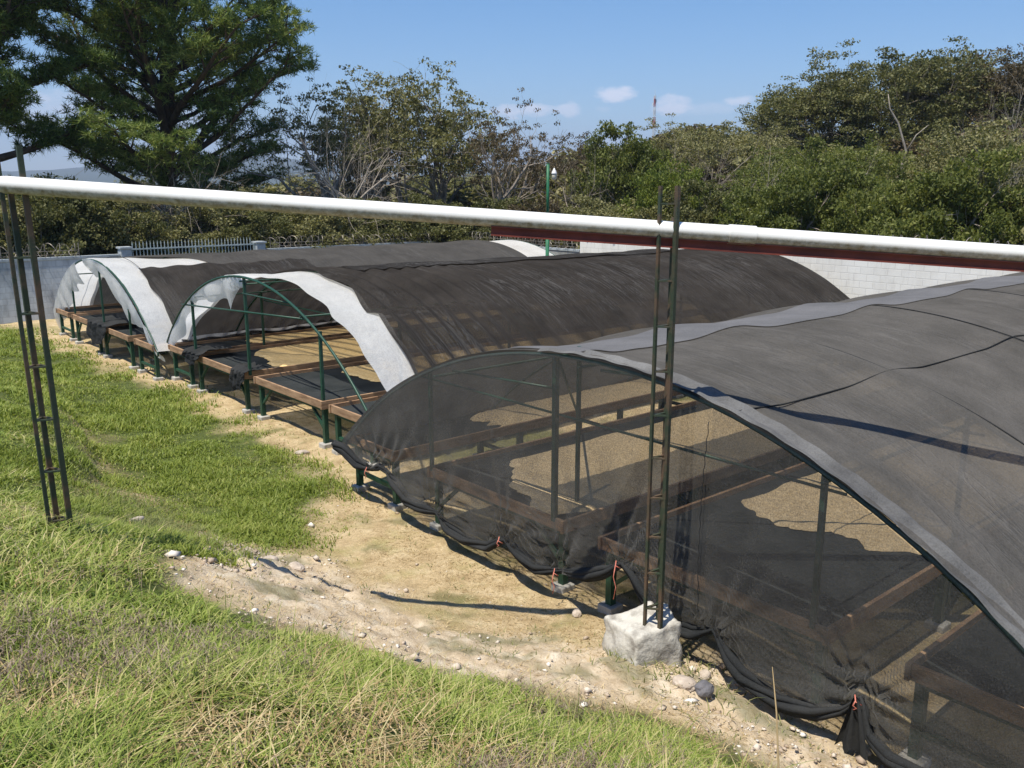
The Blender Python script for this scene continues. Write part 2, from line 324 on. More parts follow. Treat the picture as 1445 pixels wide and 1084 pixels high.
def poly_sd(x, y, P):
    """signed distance, positive inside"""
    x = np.asarray(x, float); y = np.asarray(y, float); best = np.full(x.shape, 1e9); ins = np.zeros(x.shape, bool); n = len(P)
    for i in range(n):
        x0, y0 = P[i]; x1, y1 = P[(i+1) % n]; dx, dy = x1-x0, y1-y0
        t = np.clip(((x-x0)*dx + (y-y0)*dy) / (dx*dx+dy*dy), 0, 1); best = np.minimum(best, np.hypot(x-x0-t*dx, y-y0-t*dy))
        c = ((y0 > y) != (y1 > y)) & (x < (x1-x0) * (y-y0) / ((y1-y0) if y1 != y0 else 1e-9) + x0); ins ^= c
    return np.where(ins, best, -best)
def rubble_mask(x, y): return sst(-.25, .35, poly_sd(x, y, POLY_RUBBLE) + (fbm(x*1.7, y*1.7, 4, 55) - .5) * 1.1)
def grass_mask(x, y):
    e = (fbm(x*1.5, y*1.5, 4, 77) - .5)
    b = sst(-.15, .3, poly_sd(x, y, POLY_BANK) + e * .9); l = sst(-.6, .5, poly_sd(x, y, POLY_LAWN) + e * 1.6)
    far = sst(32.5, 34, np.maximum(y, x + 9))
    und = sst(7.2, 8.6, x) * sst(.40, .56, fbm(x*.8, y*.8, 3, 91)) * .8
    sprk = sst(.60, .72, fbm(x*1.9, y*1.9, 4, 17)) * .55
    return np.clip(np.maximum.reduce([b, l, far, und, sprk * (x < 7)]), 0, 1)
def axis_pts(lo, hi, step, far):
    a = list(np.arange(lo, hi + 1e-6, step)); s = step; p = hi
    while p < far: s *= 1.09; p += s; a.append(p)
    s = step; p = lo; b = []
    while p > -far: s *= 1.09; p -= s; b.append(p)
    return np.array(b[::-1] + a)
def make_ground():
    xs = axis_pts(-1.5, 9.0, .065, 11000); ys = axis_pts(-.5, 16.5, .075, 11000)
    X, Y = np.meshgrid(xs, ys, indexing='ij'); Z = ground_h(X, Y)
    nx, ny = X.shape; V = np.stack([X.ravel(), Y.ravel(), Z.ravel()], 1)
    i = np.arange(nx-1)[:, None] * ny + np.arange(ny-1)[None, :]; i = i.ravel()
    F = np.stack([i, i+ny, i+ny+1, i+1], 1); me = npmesh('ground', V, F, 4)
    g = grass_mask(X, Y).ravel(); r = rubble_mask(X, Y).ravel()
    for nm, a in (('grass', g), ('rubble', r)):
        at = me.attributes.new(nm, 'FLOAT', 'POINT'); at.data.foreach_set('value', a.astype(np.float32))
    m, t, b = newmat('ground_soil')
    ag = nd(t, 'ShaderNodeAttribute', attribute_name='grass').outputs['Fac']; ar = nd(t, 'ShaderNodeAttribute', attribute_name='rubble').outputs['Fac']
    v = objco(t)
    straw = ramp(t, noise(t, v, 3.2, 9, .72), [(.28, (.38, .27, .145)), (.5, (.60, .46, .27)), (.72, (.78, .64, .42))])
    fib = ramp(t, noise(t, objco(t, (1, 1, 1)), 55, 5, .75, 1.5), [(.32, .42), (.60, 1.1)]); straw = mixc(t, .85, straw, fib, 'MULTIPLY')
    olive = ramp(t, noise(t, v, 1.4, 6, .7), [(.5, 0.), (.68, 1.)]); straw = mixc(t, mth(t, 'MULTIPLY', olive, .5), straw, (.30, .29, .09))
    rub = ramp(t, noise(t, v, 5, 9, .7), [(.3, (.44, .33, .21)), (.5, (.68, .55, .39)), (.7, (.84, .74, .59))])
    gcol = ramp(t, noise(t, v, 4, 8, .7), [(.3, (.045, .06, .018)), (.55, (.10, .125, .035)), (.75, (.24, .21, .09))])
    c = mixc(t, ar, straw, rub); c = mixc(t, ag, c, gcol)
    # forest floor and distant land: beyond the yard
    g2 = nd(t, 'ShaderNodeNewGeometry'); ln = nd(t, 'ShaderNodeVectorMath', operation='LENGTH'); t.links.new(g2.outputs['Position'], ln.inputs[0])
    fr = mth(t, 'MULTIPLY', mth(t, 'SUBTRACT', ln.outputs['Value'], 40), .02, clamp=True)
    wood = ramp(t, noise(t, v, .02, 8, .7), [(.3, (.025, .04, .014)), (.7, (.06, .07, .028))]); c = mixc(t, fr, c, wood)
    t.links.new(c, b.inputs['Base Color']); b.inputs['Roughness'].default_value = .95; b.inputs['Specular IOR Level'].default_value = .15
    h = mth(t, 'ADD', noise(t, v, 22, 8, .75), mth(t, 'MULTIPLY', noise(t, v, 90, 4, .7), .5)); bump(t, b, h, .8, .035)
    o = link('ground', me, m, None, True); tag(o, 'uneven yard and bank of grass, straw and pale rubble', kind='structure')
    return o
make_ground()

# ------------------------------------------------------------------ tunnels
class Tun:
    def __init__(s, c0, c1, half, apex0, apex1, base, X0, X1, p=2.0):
        s.c0, s.c1, s.half, s.a0, s.a1, s.base, s.X0, s.X1, s.p = c0, c1, half, apex0, apex1, base, X0, X1, p
    def prof(s, X, a):
        """a in -1..1 (1 = camera-far side, +Y) -> (Y, Z, nY, nZ)"""
        k = (X - s.X0) / (s.X1 - s.X0); c = s.c0 + (s.c1 - s.c0) * k; ap = s.a0 + (s.a1 - s.a0) * k; H = ap - s.base
        Rr = (s.half**2 + H**2) / (2 * H); th = math.asin(min(1, s.half / Rr)); t = a * th
        n = (np.sin(t), np.cos(t)); return c + Rr * n[0], ap - Rr + Rr * n[1], n[0], n[1]
T1 = Tun(6.1, 6.1, 4.95, 2.70, 2.66, .72, 6.2, 23.0)
T2 = Tun(16.1, 16.2, 4.65, 2.74, 2.60, .72, 6.95, 22.9)
T3 = Tun(24.95, 24.9, 4.55, 2.55, 2.52, .70, 6.65, 21.3)
def cloth(T, xa, xb, a0, a1, off, wr, nx, na, name, mat, parent, hoops, seed=0, sagk=.028):
    """net sheet over the hoops. xa/xb: start and end X (callable of a allowed)"""
    V = []; A = np.linspace(a0, a1, na)
    for j, a in enumerate(A):
        x_0 = xa(a) if callable(xa) else xa; x_1 = xb(a) if callable(xb) else xb
        for i in range(nx + 1):
            X = x_0 + (x_1 - x_0) * i / nx
            y, z, ny, nz = T.prof(X, a)
            dh = min(abs(X - h) for h in hoops); sag = sagk * sst(0, .9, dh)
            d = off - sag + wr(X, a) if wr else off - sag
            d += (fbm(X * .9 + seed, a * 4 + seed, 3, seed) - .5) * .03
            V.append((X, y + ny * d, z + nz * d))
    n1 = nx + 1; F = [(j*n1+i, j*n1+i+1, (j+1)*n1+i+1, (j+1)*n1+i) for j in range(na-1) for i in range(nx)]
    mb = MB(); mb.v = V; mb.f = F; return mb.build(name, mat, parent, True)
def hoop(T, X, rad, parent, name='hoop', a0=-1, a1=1):
    mb = MB(); pts = []
    for a in np.linspace(a0, a1, 40):
        y, z, _, _ = T.prof(X, a); pts.append((X, y, z))
    if a0 == -1: y, z, _, _ = T.prof(X, -1); pts = [(X, y, .6)] + pts
    if a1 == 1: y, z, _, _ = T.prof(X, 1); pts = pts + [(X, y, .6)]
    mb.tube(pts, rad, 7); return mb.build(name, M['green_steel'], parent, True)
def purlin(T, a, x0, x1, parent, rad=.018, dz=-.09):
    mb = MB(); y0, z0, _, _ = T.prof(x0, a); y1, z1, _, _ = T.prof(x1, a); mb.tube([(x0, y0, z0+dz), (x1, y1, z1+dz)], rad, 6); mb.build('purlin', M['green_steel'], parent, True)
def post(x, y, z0, z1, parent, w_=.045, name='post', mat='green_steel'):
    mb = MB(); mb.box(x-w_/2, y-w_/2, z0, x+w_/2, y+w_/2, z1); return mb.build(name, M[mat], parent)
def hoop_z(T, X, Y):
    A = np.linspace(-1, 1, 400); y, z, _, _ = T.prof(X, A); return float(np.interp(Y, y, z))

# --- near tunnel
t1 = empty('shade_tunnel', (0, 0, 0)); tag(t1, 'nearest shade tunnel, grey net roof and sheer black front curtain tied up at its hem', 'greenhouse', 'shade tunnels over drying benches')
h1 = [6.2, 8.95, 12.3, 15.6, 18.9, 22.9]
for k, hx in enumerate(h1):
    o = hoop(T1, hx, .022, t1); o.data.materials[0] = M['hoop_dusty']
for a in (-.5, 0.02, .5): purlin(T1, a, 6.2, 22.9, t1)
def wr1(X, a): return .012 * math.sin(X * 9 + a * 5) * math.exp(-((X - 6.6) / .7)**2) + .01 * (vnoise(X*.5, a*9, 4) - .5)
cloth(T1, 6.17, 23.0, -1, 1, .04, wr1, 230, 90, 'shade_net', M['roof_near'], t1, h1, 3, .07)
# far slope past the ridge, its sheen painted as a paler strip, and hemmed strip along the front edge
cloth(T1, 6.2, 22.9, .03, .22, .055, wr1, 230, 10, 'ridge_sheen_strip', M['roof_sheen'], t1, h1, 3, .07)
def xb1(a): return 6.34 + .06 * vnoise(a * 8, 2.5, 8)
def wre(X, a): return .02 * math.sin((X - 6.15) * 26 + 3 * vnoise(a * 6, 1, 2)) + .006 * math.sin(a * 90)
cloth(T1, 6.12, xb1, -1, .12, .055, wre, 10, 160, 'edge_hem', M['roof_edge'], t1, h1, 9)
# sewn seams: dark thread lines lying on the roof
def seam(T, a, x0, x1, parent, mat='hem', off=.045, r=.008, name='seam'):
    mb = MB(); pts = []
    for X in np.linspace(x0, x1, 90):
        aa = a(X) if callable(a) else a; y, z, ny, nz = T.prof(X, aa); dh = min(abs(X - h) for h in h1)
        d = off - (.066 * float(sst(0, .9, dh)) if T is T1 else 0); pts.append((X, y + ny*d, z + nz*d))
    mb.tube(pts, r, 5); return mb.build(name, M[mat], parent, True)
seam(T1, lambda X: -.335 + .012 * vnoise(X * .7, 1, 2), 6.2, 22.9, t1)
def archline(T, X, a0, a1, parent, off, r=.007, mat='hem', name='seam', wob=.02):
    mb = MB(); pts = []
    for a in np.linspace(a0, a1, 70):
        x = X + wob * (vnoise(a * 5, X, 3) - .5) * 2; y, z, ny, nz = T.prof(x, a); pts.append((x, y + ny*off, z + nz*off))
    mb.tube(pts, r, 5); mb.build(name, M[mat], parent, True)
for hx in h1[1:]: archline(T1, hx, -1, .1, t1, .043, .008)
# front posts and braces
for y, q in ((8.95, .042), (6.62, .055), (3.45, .045)): post(6.27, y, .80, hoop_z(T1, 6.2, y), t1, q)
post(6.9, 6.9, .80, hoop_z(T1, 6.9, 6.9), t1, .04)
def bar(a, b, r, parent, name='brace', mat='green_steel'):
    mb = MB(); mb.tube([a, b], r, 6); return mb.build(name, M[mat], parent, True)
zc = 2.32
bar((6.35, 9.4, 2.0), (6.35, 3.3, 2.0), .014, t1); bar((6.3, 8.5, 2.2), (6.3, 6.62, 2.3), .014, t1)
bar((6.3, 6.6, 2.6), (8.9, 8.9, 1.1), .018, t1); bar((6.3, 6.0, 2.6), (8.9, 3.6, 2.15), .018, t1)
bar((9.0, 9.4, 2.0), (9.0, 3.3, 2.0), .016, t1)
for hx in h1[1:]:
    for y in (8.95, 3.45): post(hx, y, .1, hoop_z(T1, hx, y), t1, .045)
# front curtain with gathered, tied hem
HEM = [(11.25,.62),(11.14,.70),(10.79,.68),(10.45,.55),(10.1,.56),(9.85,.66),(9.5,.52),(9.2,.36),(8.95,.34),(8.56,.37),(8.34,.25),(7.97,.20),(7.5,.25),(7.21,.44),(6.86,.34),(6.62,.29),(6.28,.37),(5.86,.47),(5.57,.62),(5.4,.76),(5.24,.70),(5.0,.46),(4.82,.34),(4.5,.38),(4.29,.50),(4.09,.31),(3.93,.20),(3.57,.12),(3.24,.2),(3.0,.34),(2.87,.50),(2.78,.22),(2.6,.10),(2.0,.08),(1.3,.12),(1.1,.3)]
HY = np.array([h[0] for h in HEM])[::-1]; HZ = np.array([h[1] for h in HEM])[::-1]
TIES = [10.1, 9.72, 8.56, 7.21, 6.28, 5.4, 4.29, 2.87]
def curtain():
    ny_, nt = 420, 46; V = []
    for j in range(ny_ + 1):
        y = 11.02 - j * (11.02 - 1.18) / ny_; zt = max(hoop_z(T1, 6.2, y), .75) + .02; zb = float(np.interp(y, HY, HZ))
        for i in range(nt + 1):
            t = i / nt; z = zt + (zb - zt) * t; x = 6.11; yy = y
            fold = 0
            for ty in TIES:
                dy = y - ty; dz = z - float(np.interp(ty, HY, HZ)); rr = math.hypot(dy, dz)
                if rr < 1.1:
                    ang = math.atan2(dz, dy); fold += .040 * math.sin(ang * 13 + ty * 7 + 1.5 * math.sin(ang * 4 + ty)) * math.exp(-rr / .38) * min(1, rr / .07)
            x += fold + .012 * math.sin(y * 11 + 2 * math.sin(z * 2)) * t + .05 * (fbm(y * 1.3, z * 1.3, 3, 12) - .5) * min(1, t * 4) * 1.2
            x -= .10 * sst(.72, 1.0, t) * (1 - .6 * math.exp(-min(abs(y - q) for q in TIES) / .1))
            # sagging gathered folds low on the cloth
            x += .035 * sst(.6, .95, t) * math.sin(z * 42 + 5 * vnoise(y * 2.2, 3, 7)) * vnoise(y * 1.7, z * 2, 14)
            V.append((x, yy, z))
    n1 = nt + 1; F = [(j*n1+i, j*n1+i+1, (j+1)*n1+i+1, (j+1)*n1+i) for j in range(ny_) for i in range(nt)]
    jc = int((11.02 - 4.46) / (11.02 - 1.18) * ny_); V = np.array(V)
    for nm, j0, j1 in (('curtain', 0, jc), ('curtain_thick', jc, ny_)):
        mb = MB(); mb.v = V[j0*n1:(j1+1)*n1].tolist(); mb.f = [(j*n1+i, j*n1+i+1, (j+1)*n1+i+1, (j+1)*n1+i) for j in range(j1-j0) for i in range(nt)]; mb.build('front_curtain', M[nm], t1, True)
    mb = MB(); pts = []; rad = []
    for y in np.linspace(11.05, 1.2, 300):
        z = float(np.interp(y, HY, HZ)); d = min(abs(y - q) for q in TIES)
        pts.append((6.01 + .03 * vnoise(y * 5, 0, 3) + .04 * math.exp(-d / .1), y, z + .02)); rad.append(.018 + .030 * sst(0, .30, d) + .018 * vnoise(y * 4, 1, 5))
    mb.tube([(p[0], p[1], p[2] - .02) for p in pts], [r_ * .9 for r_ in rad], 9)
    for k, ph in enumerate((0, 1.5, 3.3, 4.7)):   # twisted folds of the rolled hem
        p2 = []
        for (p, r_) in zip(pts, rad):
            a = p[1] * 1.6 + ph + 1.6 * vnoise(p[1] * 1.5, k, 19); p2.append((p[0] + math.cos(a) * r_ * .8, p[1], p[2] + math.sin(a) * r_ * .8))
        mb.tube(p2, [r_ * (.45 + .25 * vnoise(q_[1] * 3, k, 8)) for r_, q_ in zip(rad, p2)], 7)
    mb.build('rolled_hem', M['hem'], t1, True)
    for ty in TIES:
        z = float(np.interp(ty, HY, HZ)); mb = MB(); L = {5.4: .34, 6.28: .22, 10.1: .1}.get(ty, .05)
        if ty in (9.72, 8.56, 4.29): continue
        mb.tube([(5.99, ty + .03, z + .05), (5.95, ty, z + .02), (5.99, ty - .03, z - .01)], .006, 5)
        mb.tube([(5.95, ty, z + .03), (5.94, ty + .015, z - L * .3), (5.95, ty - .012, z - L * .6), (5.945, ty + .01, z - L)], .005, 5)
        mb.build('tie_string', M['red_string'], t1, True)
    # tail of cloth hanging from one tie
    mb = MB(); V = []
    for i in range(9):
        for j in range(9):
            t = i / 8; V.append((5.98 - .04 * math.sin(j * 1.6) , 2.9 - .02 + (j/8 - .5) * (.06 + .22 * t), .52 - t * .46 + .03*math.sin(j*2)))
    mb.v = V; mb.f = [(i*9+j, i*9+j+1, (i+1)*9+j+1, (i+1)*9+j) for i in range(8) for j in range(8)]; mb.build('cloth_tail', M['hem'], t1, True)
    # mending cords: black zig-zag on curtain and red-black lacing on roof
    mb = MB(); pts = []
    for k in range(60):
        t = k / 59; z = 2.42 - 1.75 * t; y = 4.46 + .14 * t + .006 * math.sin(k * 1.3) - .12 * t * t; pts.append((6.065, y, z))
    mb.tube(pts, .004, 5); mb.build('mending_cord', M['hem'], t1, True)
    pts = []
    for k in range(27):
        a = -.80 - .004 * k; X = 7.0 - .032 * k; y, z, ny, nz = T1.prof(X, a); q = .078 + .006 * (k % 2); pts.append((X, y + ny * q, z + nz * q))
    mb = MB(); mb.tube(pts, .009, 5); mb.build('lacing', M['hem'], t1)
    for k in (1, 5, 11, 12, 17, 22):
        mb = MB(); p, p2 = np.array(pts[k]), np.array(pts[k+1]); n_ = np.array((0, -.010, .012)); mb.tube([p + n_, (p+p2)/2 + n_*1.5 + np.array((.012, 0, 0)), p2 + n_], .010, 5); mb.build('red_knot', M['red_string'], t1)
curtain()

# --- middle tunnel
t2 = empty('shade_tunnel', (0, 0, 0)); tag(t2, 'middle shade tunnel with open front, bare green hoop and dark wrinkled net roof', 'greenhouse', 'shade tunnels over drying benches')
h2 = [6.95, 8.6, 11.2, 13.9, 16.6, 19.4, 22.85]
for hx in h2: hoop(T2, hx, .024, t2)
for a in (-.45, .03, .5): purlin(T2, a, 6.95, 22.8, t2)
def wr2(X, a):
    e = math.exp(-max(0, X - 8) / 3.0); s = 0
    s += .055 * e * (abs(math.sin(X * 4.6 + 3.0 * a + 2 * vnoise(X * .8, a * 2, 6))) ** 3) * sst(.2, -.5, a)
    s += .040 * math.exp(-((X - 9.2 - .9 * a) / 2.2)**2) * math.sin(X * 15 + a * 4 + 5 * vnoise(X, a*3, 15))
    s += .012 * math.sin(X * 6 + 8 * vnoise(X*.4, a * 2, 11)) * vnoise(X*.7, a*2, 2)
    return s
def x2s(a): return 8.05 + .28 * math.cos(a * 2.2) + .15 * (vnoise(a * 6, 3, 3) - .5) + (.18 if a < -.5 else 0) - .55 * sst(.1, .4, a)
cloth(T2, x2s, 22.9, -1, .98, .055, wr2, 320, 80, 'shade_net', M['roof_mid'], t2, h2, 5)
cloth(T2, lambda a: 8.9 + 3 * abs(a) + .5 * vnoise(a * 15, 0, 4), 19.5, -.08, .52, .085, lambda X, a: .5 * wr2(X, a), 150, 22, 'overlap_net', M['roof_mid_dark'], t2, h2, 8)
def x2w(a):
    if a > .08: return 6.98 + .05 * vnoise(a * 20, 1, 2)
    return 7.25 + .25 * sst(.1, -.2, a) - .05 * sst(-.4, -1, a) + .08 * (vnoise(a * 14, 2, 6) - .5)
cloth(T2, x2w, lambda a: x2s(a) + .12, -1, 1, .012, lambda X, a: .03 * math.sin(a * 26 + X * 5) * sst(8.2, 7.0, X) + .03 * (fbm(X * 3, a * 9, 3, 66) - .5), 36, 120, 'plastic_sheet', M['white'], t2, h2, 6)
# torn flap hanging under the hoop on the left side
def flap(T, X, a0, a1, L, parent, seed, mat='white', name='plastic_flap', lean=.10):
    V = []; na, nl = 60, 10
    for i in range(na + 1):
        a = a0 + (a1 - a0) * i / na; y, z, ny, nz = T.prof(X, a)
        l = L(i / na) * (.75 + .5 * vnoise(i * .16, 1, seed))
        for j in range(nl + 1):
            t = j / nl; f = .05 * math.sin(i * .55 + 2 * vnoise(i * .1, t, seed)) * t
            V.append((X - .03 + f + lean * t * t, y - ny * .02 + .04 * t * math.sin(i * .4), z + .02 - l * t))
    n1 = nl + 1; F = [(i*n1+j, i*n1+j+1, (i+1)*n1+j+1, (i+1)*n1+j) for i in range(na) for j in range(nl)]
    mb = MB(); mb.v = V; mb.f = F; return mb.build(name, M[mat], parent, True)
flap(T2, 6.98, .05, .99, lambda s: .16 + .40 * sst(0, .12, s) * sst(.5, .15, s) + .30 * sst(.5, .8, s) * sst(1.1, .9, s), t2, 4, 'clearfilm')
flap(T2, 6.97, .02, .22, lambda s: .16 + .12 * math.sin(s * 3.1), t2, 9, 'white')
# lower strip of white plastic inside, left wall
cloth(T2, 7.4, 14.5, .92, 1.0, -.03, lambda X, a: .02 * math.sin(X * 5), 40, 8, 'plastic_skirt', M['white'], t2, h2, 2)
for y in (18.95, 16.15, 13.2): post(7.0, y, .80, hoop_z(T2, 6.95, y) , t2, .05)
bar((6.97, 19.5, 1.88), (6.97, 13.6, 2.2), .018, t2); bar((6.97, 16.2, 2.42), (6.97, 14.2, 2.42), .014, t2)
bar((8.6, 18.8, 1.9), (8.6, 13.2, 1.9), .016, t2); bar((7.0, 16.1, 2.6), (8.6, 16.1, 2.6), .016, t2)
for y in (18.95, 13.2): post(8.6, y, .80, hoop_z(T2, 8.6, y), t2, .045)
for hx in h2[2:]:
    for y in (18.95, 13.2): post(hx, y, .1, hoop_z(T2, hx, y), t2, .045)

# --- far tunnel
t3 = empty('shade_tunnel', (0, 0, 0)); tag(t3, 'farthest shade tunnel by the blue-grey wall, white plastic arched over both of its ends', 'greenhouse', 'shade tunnels over drying benches')
h3 = [6.65, 9.0, 11.6, 14.3, 17.0, 19.5, 21.25]
for hx in h3: hoop(T3, hx, .022, t3)
for a in (-.45, .03, .5): purlin(T3, a, 6.65, 21.2, t3)
def x3s(a): return 7.55 + 1.6 * sst(.10, -.30, a) + .1 * vnoise(a * 7, 1, 1)
cloth(T3, x3s, 19.9, -.97, 1, .05, lambda X, a: .012 * math.sin(X * 4 + a * 3) + .018 * math.sin(X * 9 + 6 * vnoise(X, a * 4, 2)) * sst(-.2, -.5, a) * sst(11, 8, X), 130, 70, 'shade_net', M['roof_far'], t3, h3, 7)
cloth(T3, lambda a: 7.2 + .12 * vnoise(a*9, 2, 2), 12, -.97, -.32, .085, lambda X, a: .02 * math.sin(X * 8 + 6 * vnoise(X, a * 4, 9)), 60, 40, 'overlap_net', M['roof_mid'], t3, h3, 17)
cloth(T3, lambda a: 6.62 + .06 * vnoise(a * 12, 1, 4), lambda a: (x3s(a) + .12) if a > -.3 else 8.0, -1, 1, .012, lambda X, a: .015 * math.sin(a * 22), 30, 80, 'plastic_sheet', M['white'], t3, h3, 3)
cloth(T3, 19.75, 21.3, -1, 1, .012, None, 12, 50, 'plastic_sheet', M['white'], t3, h3, 3)
flap(T3, 6.62, -.99, .15, lambda s: .35 + .35 * sst(.85, .55, s) * sst(.2, .4, s) + .25 * math.sin(s * 9)**2, t3, 6, 'white', lean=.2)
flap(T3, 6.62, .3, .99, lambda s: .55 + .35 * s, t3, 12, 'clearfilm', lean=.15)
archline(T3, 7.35, -1, 1, t3, .05, .007, 'hem', 'binding_cord', 0)
for y in (27.4, 24.6, 22.4): post(6.7, y, .78, hoop_z(T3, 6.65, y), t3, .045)
for hx in h3[1:]:
    for y in (27.3, 22.4): post(hx, y, .1, hoop_z(T3, hx, y), t3, .045)

# ------------------------------------------------------------------ drying benches
def bench(x0, x1, y0, y1, label, low_bar, h=.84, step=2.3, inset=.10):
    r = empty('drying_bench', (x0, (y0+y1)/2, 0)); tag(r, label, 'bench', 'raised drying benches'); ox, oy = x0, (y0+y1)/2
    W = y1 - y0; L = x1 - x0
    def bx(name, mat, *a, bevel=0):
        mb = MB(); mb.box(*a); return mb.build(name, M[mat], r, bevel=bevel)
    bx('rail', 'wood', -.02, -W/2+.042, h-.135, .02, W/2-.042, h, bevel=.004); bx('rail', 'wood', L-.02, -W/2+.042, h-.135, L+.02, W/2-.042, h, bevel=.004)
    for s in (-1, 1):
        y = s * (W/2 - .02); bx('rail', 'wood', -.045, y-.02, h-.14, L+.045, y+.02, h+.005, bevel=.004)
    V = []; nx, ny = 80, 10
    for i in range(nx+1):
        for j in range(ny+1):
            u, v = i/nx, j/ny; V.append((.02 + u*(L-.04), -W/2+.045 + v*(W-.09), h-.055 - .02*math.sin(v*math.pi) - .01*vnoise(u*30, v*3, 3)))
    mb = MB(); mb.v = V; mb.f = [(i*(ny+1)+j, (i+1)*(ny+1)+j, (i+1)*(ny+1)+j+1, i*(ny+1)+j+1) for i in range(nx) for j in range(ny)]; mb.build('mesh_bed', M['bed'], r, True)
    n = int(L // step) + 1
    for k in range(n):
        X = .07 + k * (L - .14) / (n - 1)
        gz = []
        for s in (-1, 1):
            Y = s * (W/2 - inset); g = float(ground_h(np.array([ox+X]), np.array([oy+Y]))[0]); gz.append(g)
            bx('leg', 'green_steel', X-.04, Y-.04, g+.03, X+.04, Y+.04, h-.137)
            mb = MB(); q = .10
            mb.box(X-q, Y-q, g-.15, X+q, Y+q, g+.075); mb.build('footing', M['concrete'], r, bevel=.015)
        Yi = W/2 - inset
        bx('crossbar', 'green_steel', X-.03, -Yi+.04, h-.20, X+.03, Yi-.04, h-.142)
        if low_bar: bx('crossbar', 'green_steel', X-.03, -Yi+.04, .24, X+.03, Yi-.04, .29)
        else:
            for s in (-1, 1):
                mb = MB(); mb.beam((X, s*(Yi-.04), .32), (X, s*(Yi-.42), h-.20), .04, .05, (1, 0, 0)); mb.build('brace', M['green_steel'], r)
    return r
def beans(x0, x1, y0, y1, mat, label, seed, off, h=.80, left=.1, right=.1, slant=0.0):
    """layer of drying coffee spread on the mesh, ragged at its front"""
    V = []; nx, ny = 150, 46; ox = x0
    for j in range(ny+1):
        v = j / ny; y = y0 + left + v * (y1-y0-left-right)
        xs_ = x0 + off + slant * (v - .5) + 1.3 * (fbm(v * 2.3 + seed, seed, 4, seed) - .5) + .12 * fbm(v * 22, seed, 3, seed) + .55 * (abs(v - .5) * 2)**4
        for i in range(nx+1):
            u = (i / nx)**1.5; X = xs_ + u * (x1 - .15 - xs_)
            e = min(1, (X - xs_) / .06, ) * min(1, v / .04, (1-v) / .04)
            yy = y + (fbm(X * 1.8, seed + (v > .5) * 9, 4, seed) - .5) * .14 * ((abs(v - .5) * 2)**6)
            V.append((X, yy, h - .025 + .028 * e + .016 * e * (fbm(X*2.4, y*2.4, 4, seed) - .5) + .006 * e * math.sin(X * 30 + 3 * fbm(X, y, 2, 3))))
    n1 = nx+1; mb = MB(); mb.v = V; mb.f = [(j*n1+i, j*n1+i+1, (j+1)*n1+i+1, (j+1)*n1+i) for j in range(ny) for i in range(nx)]
    o = mb.build('coffee_beans', M[mat], None, True); return tag(o, label, 'beans', 'coffee spread on the drying benches', 'stuff')
P = 'bench '
B1 = [(9.85,11.05,True),(6.45,9.02,False),(3.3,5.92,False),(1.25,2.65,True)]
L1 = ['narrow wooden bench at the left edge under the black curtain of the nearest tunnel','wide wooden bench left of the centre in the nearest tunnel, brown beans behind the curtain','wide wooden bench right of the ladder post inside the nearest tunnel','bench under the low right side of the nearest tunnel, lower right corner of the photo']
for (a, b_, lb), l in zip(B1, L1): bench(6.28, 22.6, a, b_, l, lb)
B2 = [(19.25,20.45,True),(16.3,18.9,False),(13.1,15.8,False),(11.55,12.85,True)]
L2 = ['narrow bench at the left edge of the middle tunnel, low bar between its legs','wide bench left of the centre post of the middle tunnel, bunched cloth at its corner','wide bench right of the centre post in the middle tunnel, bare mesh in front','bench tucked under the right foot of the bare hoop of the middle tunnel']
for (a, b_, lb), l in zip(B2, L2): bench(6.95, 22.4, a, b_, l, lb)
B3 = [(27.75,29.1,True),(25.0,27.35,False),(22.3,24.65,False),(20.55,21.85,True)]
L3 = ['narrow bench beside the blue-grey wall in the farthest tunnel','wide bench left of the hanging black cloth in the farthest tunnel','wide bench behind the hanging black cloth in the farthest tunnel','bench under the hanging tip of white plastic of the farthest tunnel']
for (a, b_, lb), l in zip(B3, L3): bench(6.62, 21.0, a, b_, l, lb)
beans(6.28, 22.6, 9.85, 11.05, 'beans_brown', 'brown beans on the left edge bench of the nearest tunnel', 3, 2.0)
beans(6.28, 22.6, 6.45, 9.02, 'beans_brown', 'large sheet of brown beans left of the ladder post seen through the black curtain', 11, .35, slant=.4, left=.1, right=.35)
beans(6.28, 22.6, 3.3, 5.92, 'beans_brown', 'brown beans right of the ladder post behind the black curtain', 5, 1.9, slant=-.6, left=.2, right=.25)
beans(6.28, 22.6, 1.25, 2.65, 'beans_brown', 'beans on the lower right bench of the nearest tunnel', 8, 4.0)
beans(6.95, 22.4, 19.25, 20.45, 'beans_gold', 'golden beans on the left edge bench of the middle tunnel', 2, 1.6)
beans(6.95, 22.4, 16.3, 18.9, 'beans_gold', 'golden beans left of the centre in the middle tunnel', 4, 1.0, slant=.4)
beans(6.95, 22.4, 13.1, 15.8, 'beans_gold', 'golden beans right of the centre in the middle tunnel', 6, 1.5, slant=.2)
beans(6.62, 21.0, 22.3, 24.65, 'beans_gold', 'golden beans behind the hanging black cloth in the farthest tunnel', 9, .8)
beans(6.62, 21.0, 25.0, 27.35, 'beans_gold', 'golden beans near the wall in the farthest tunnel', 10, 2.4)

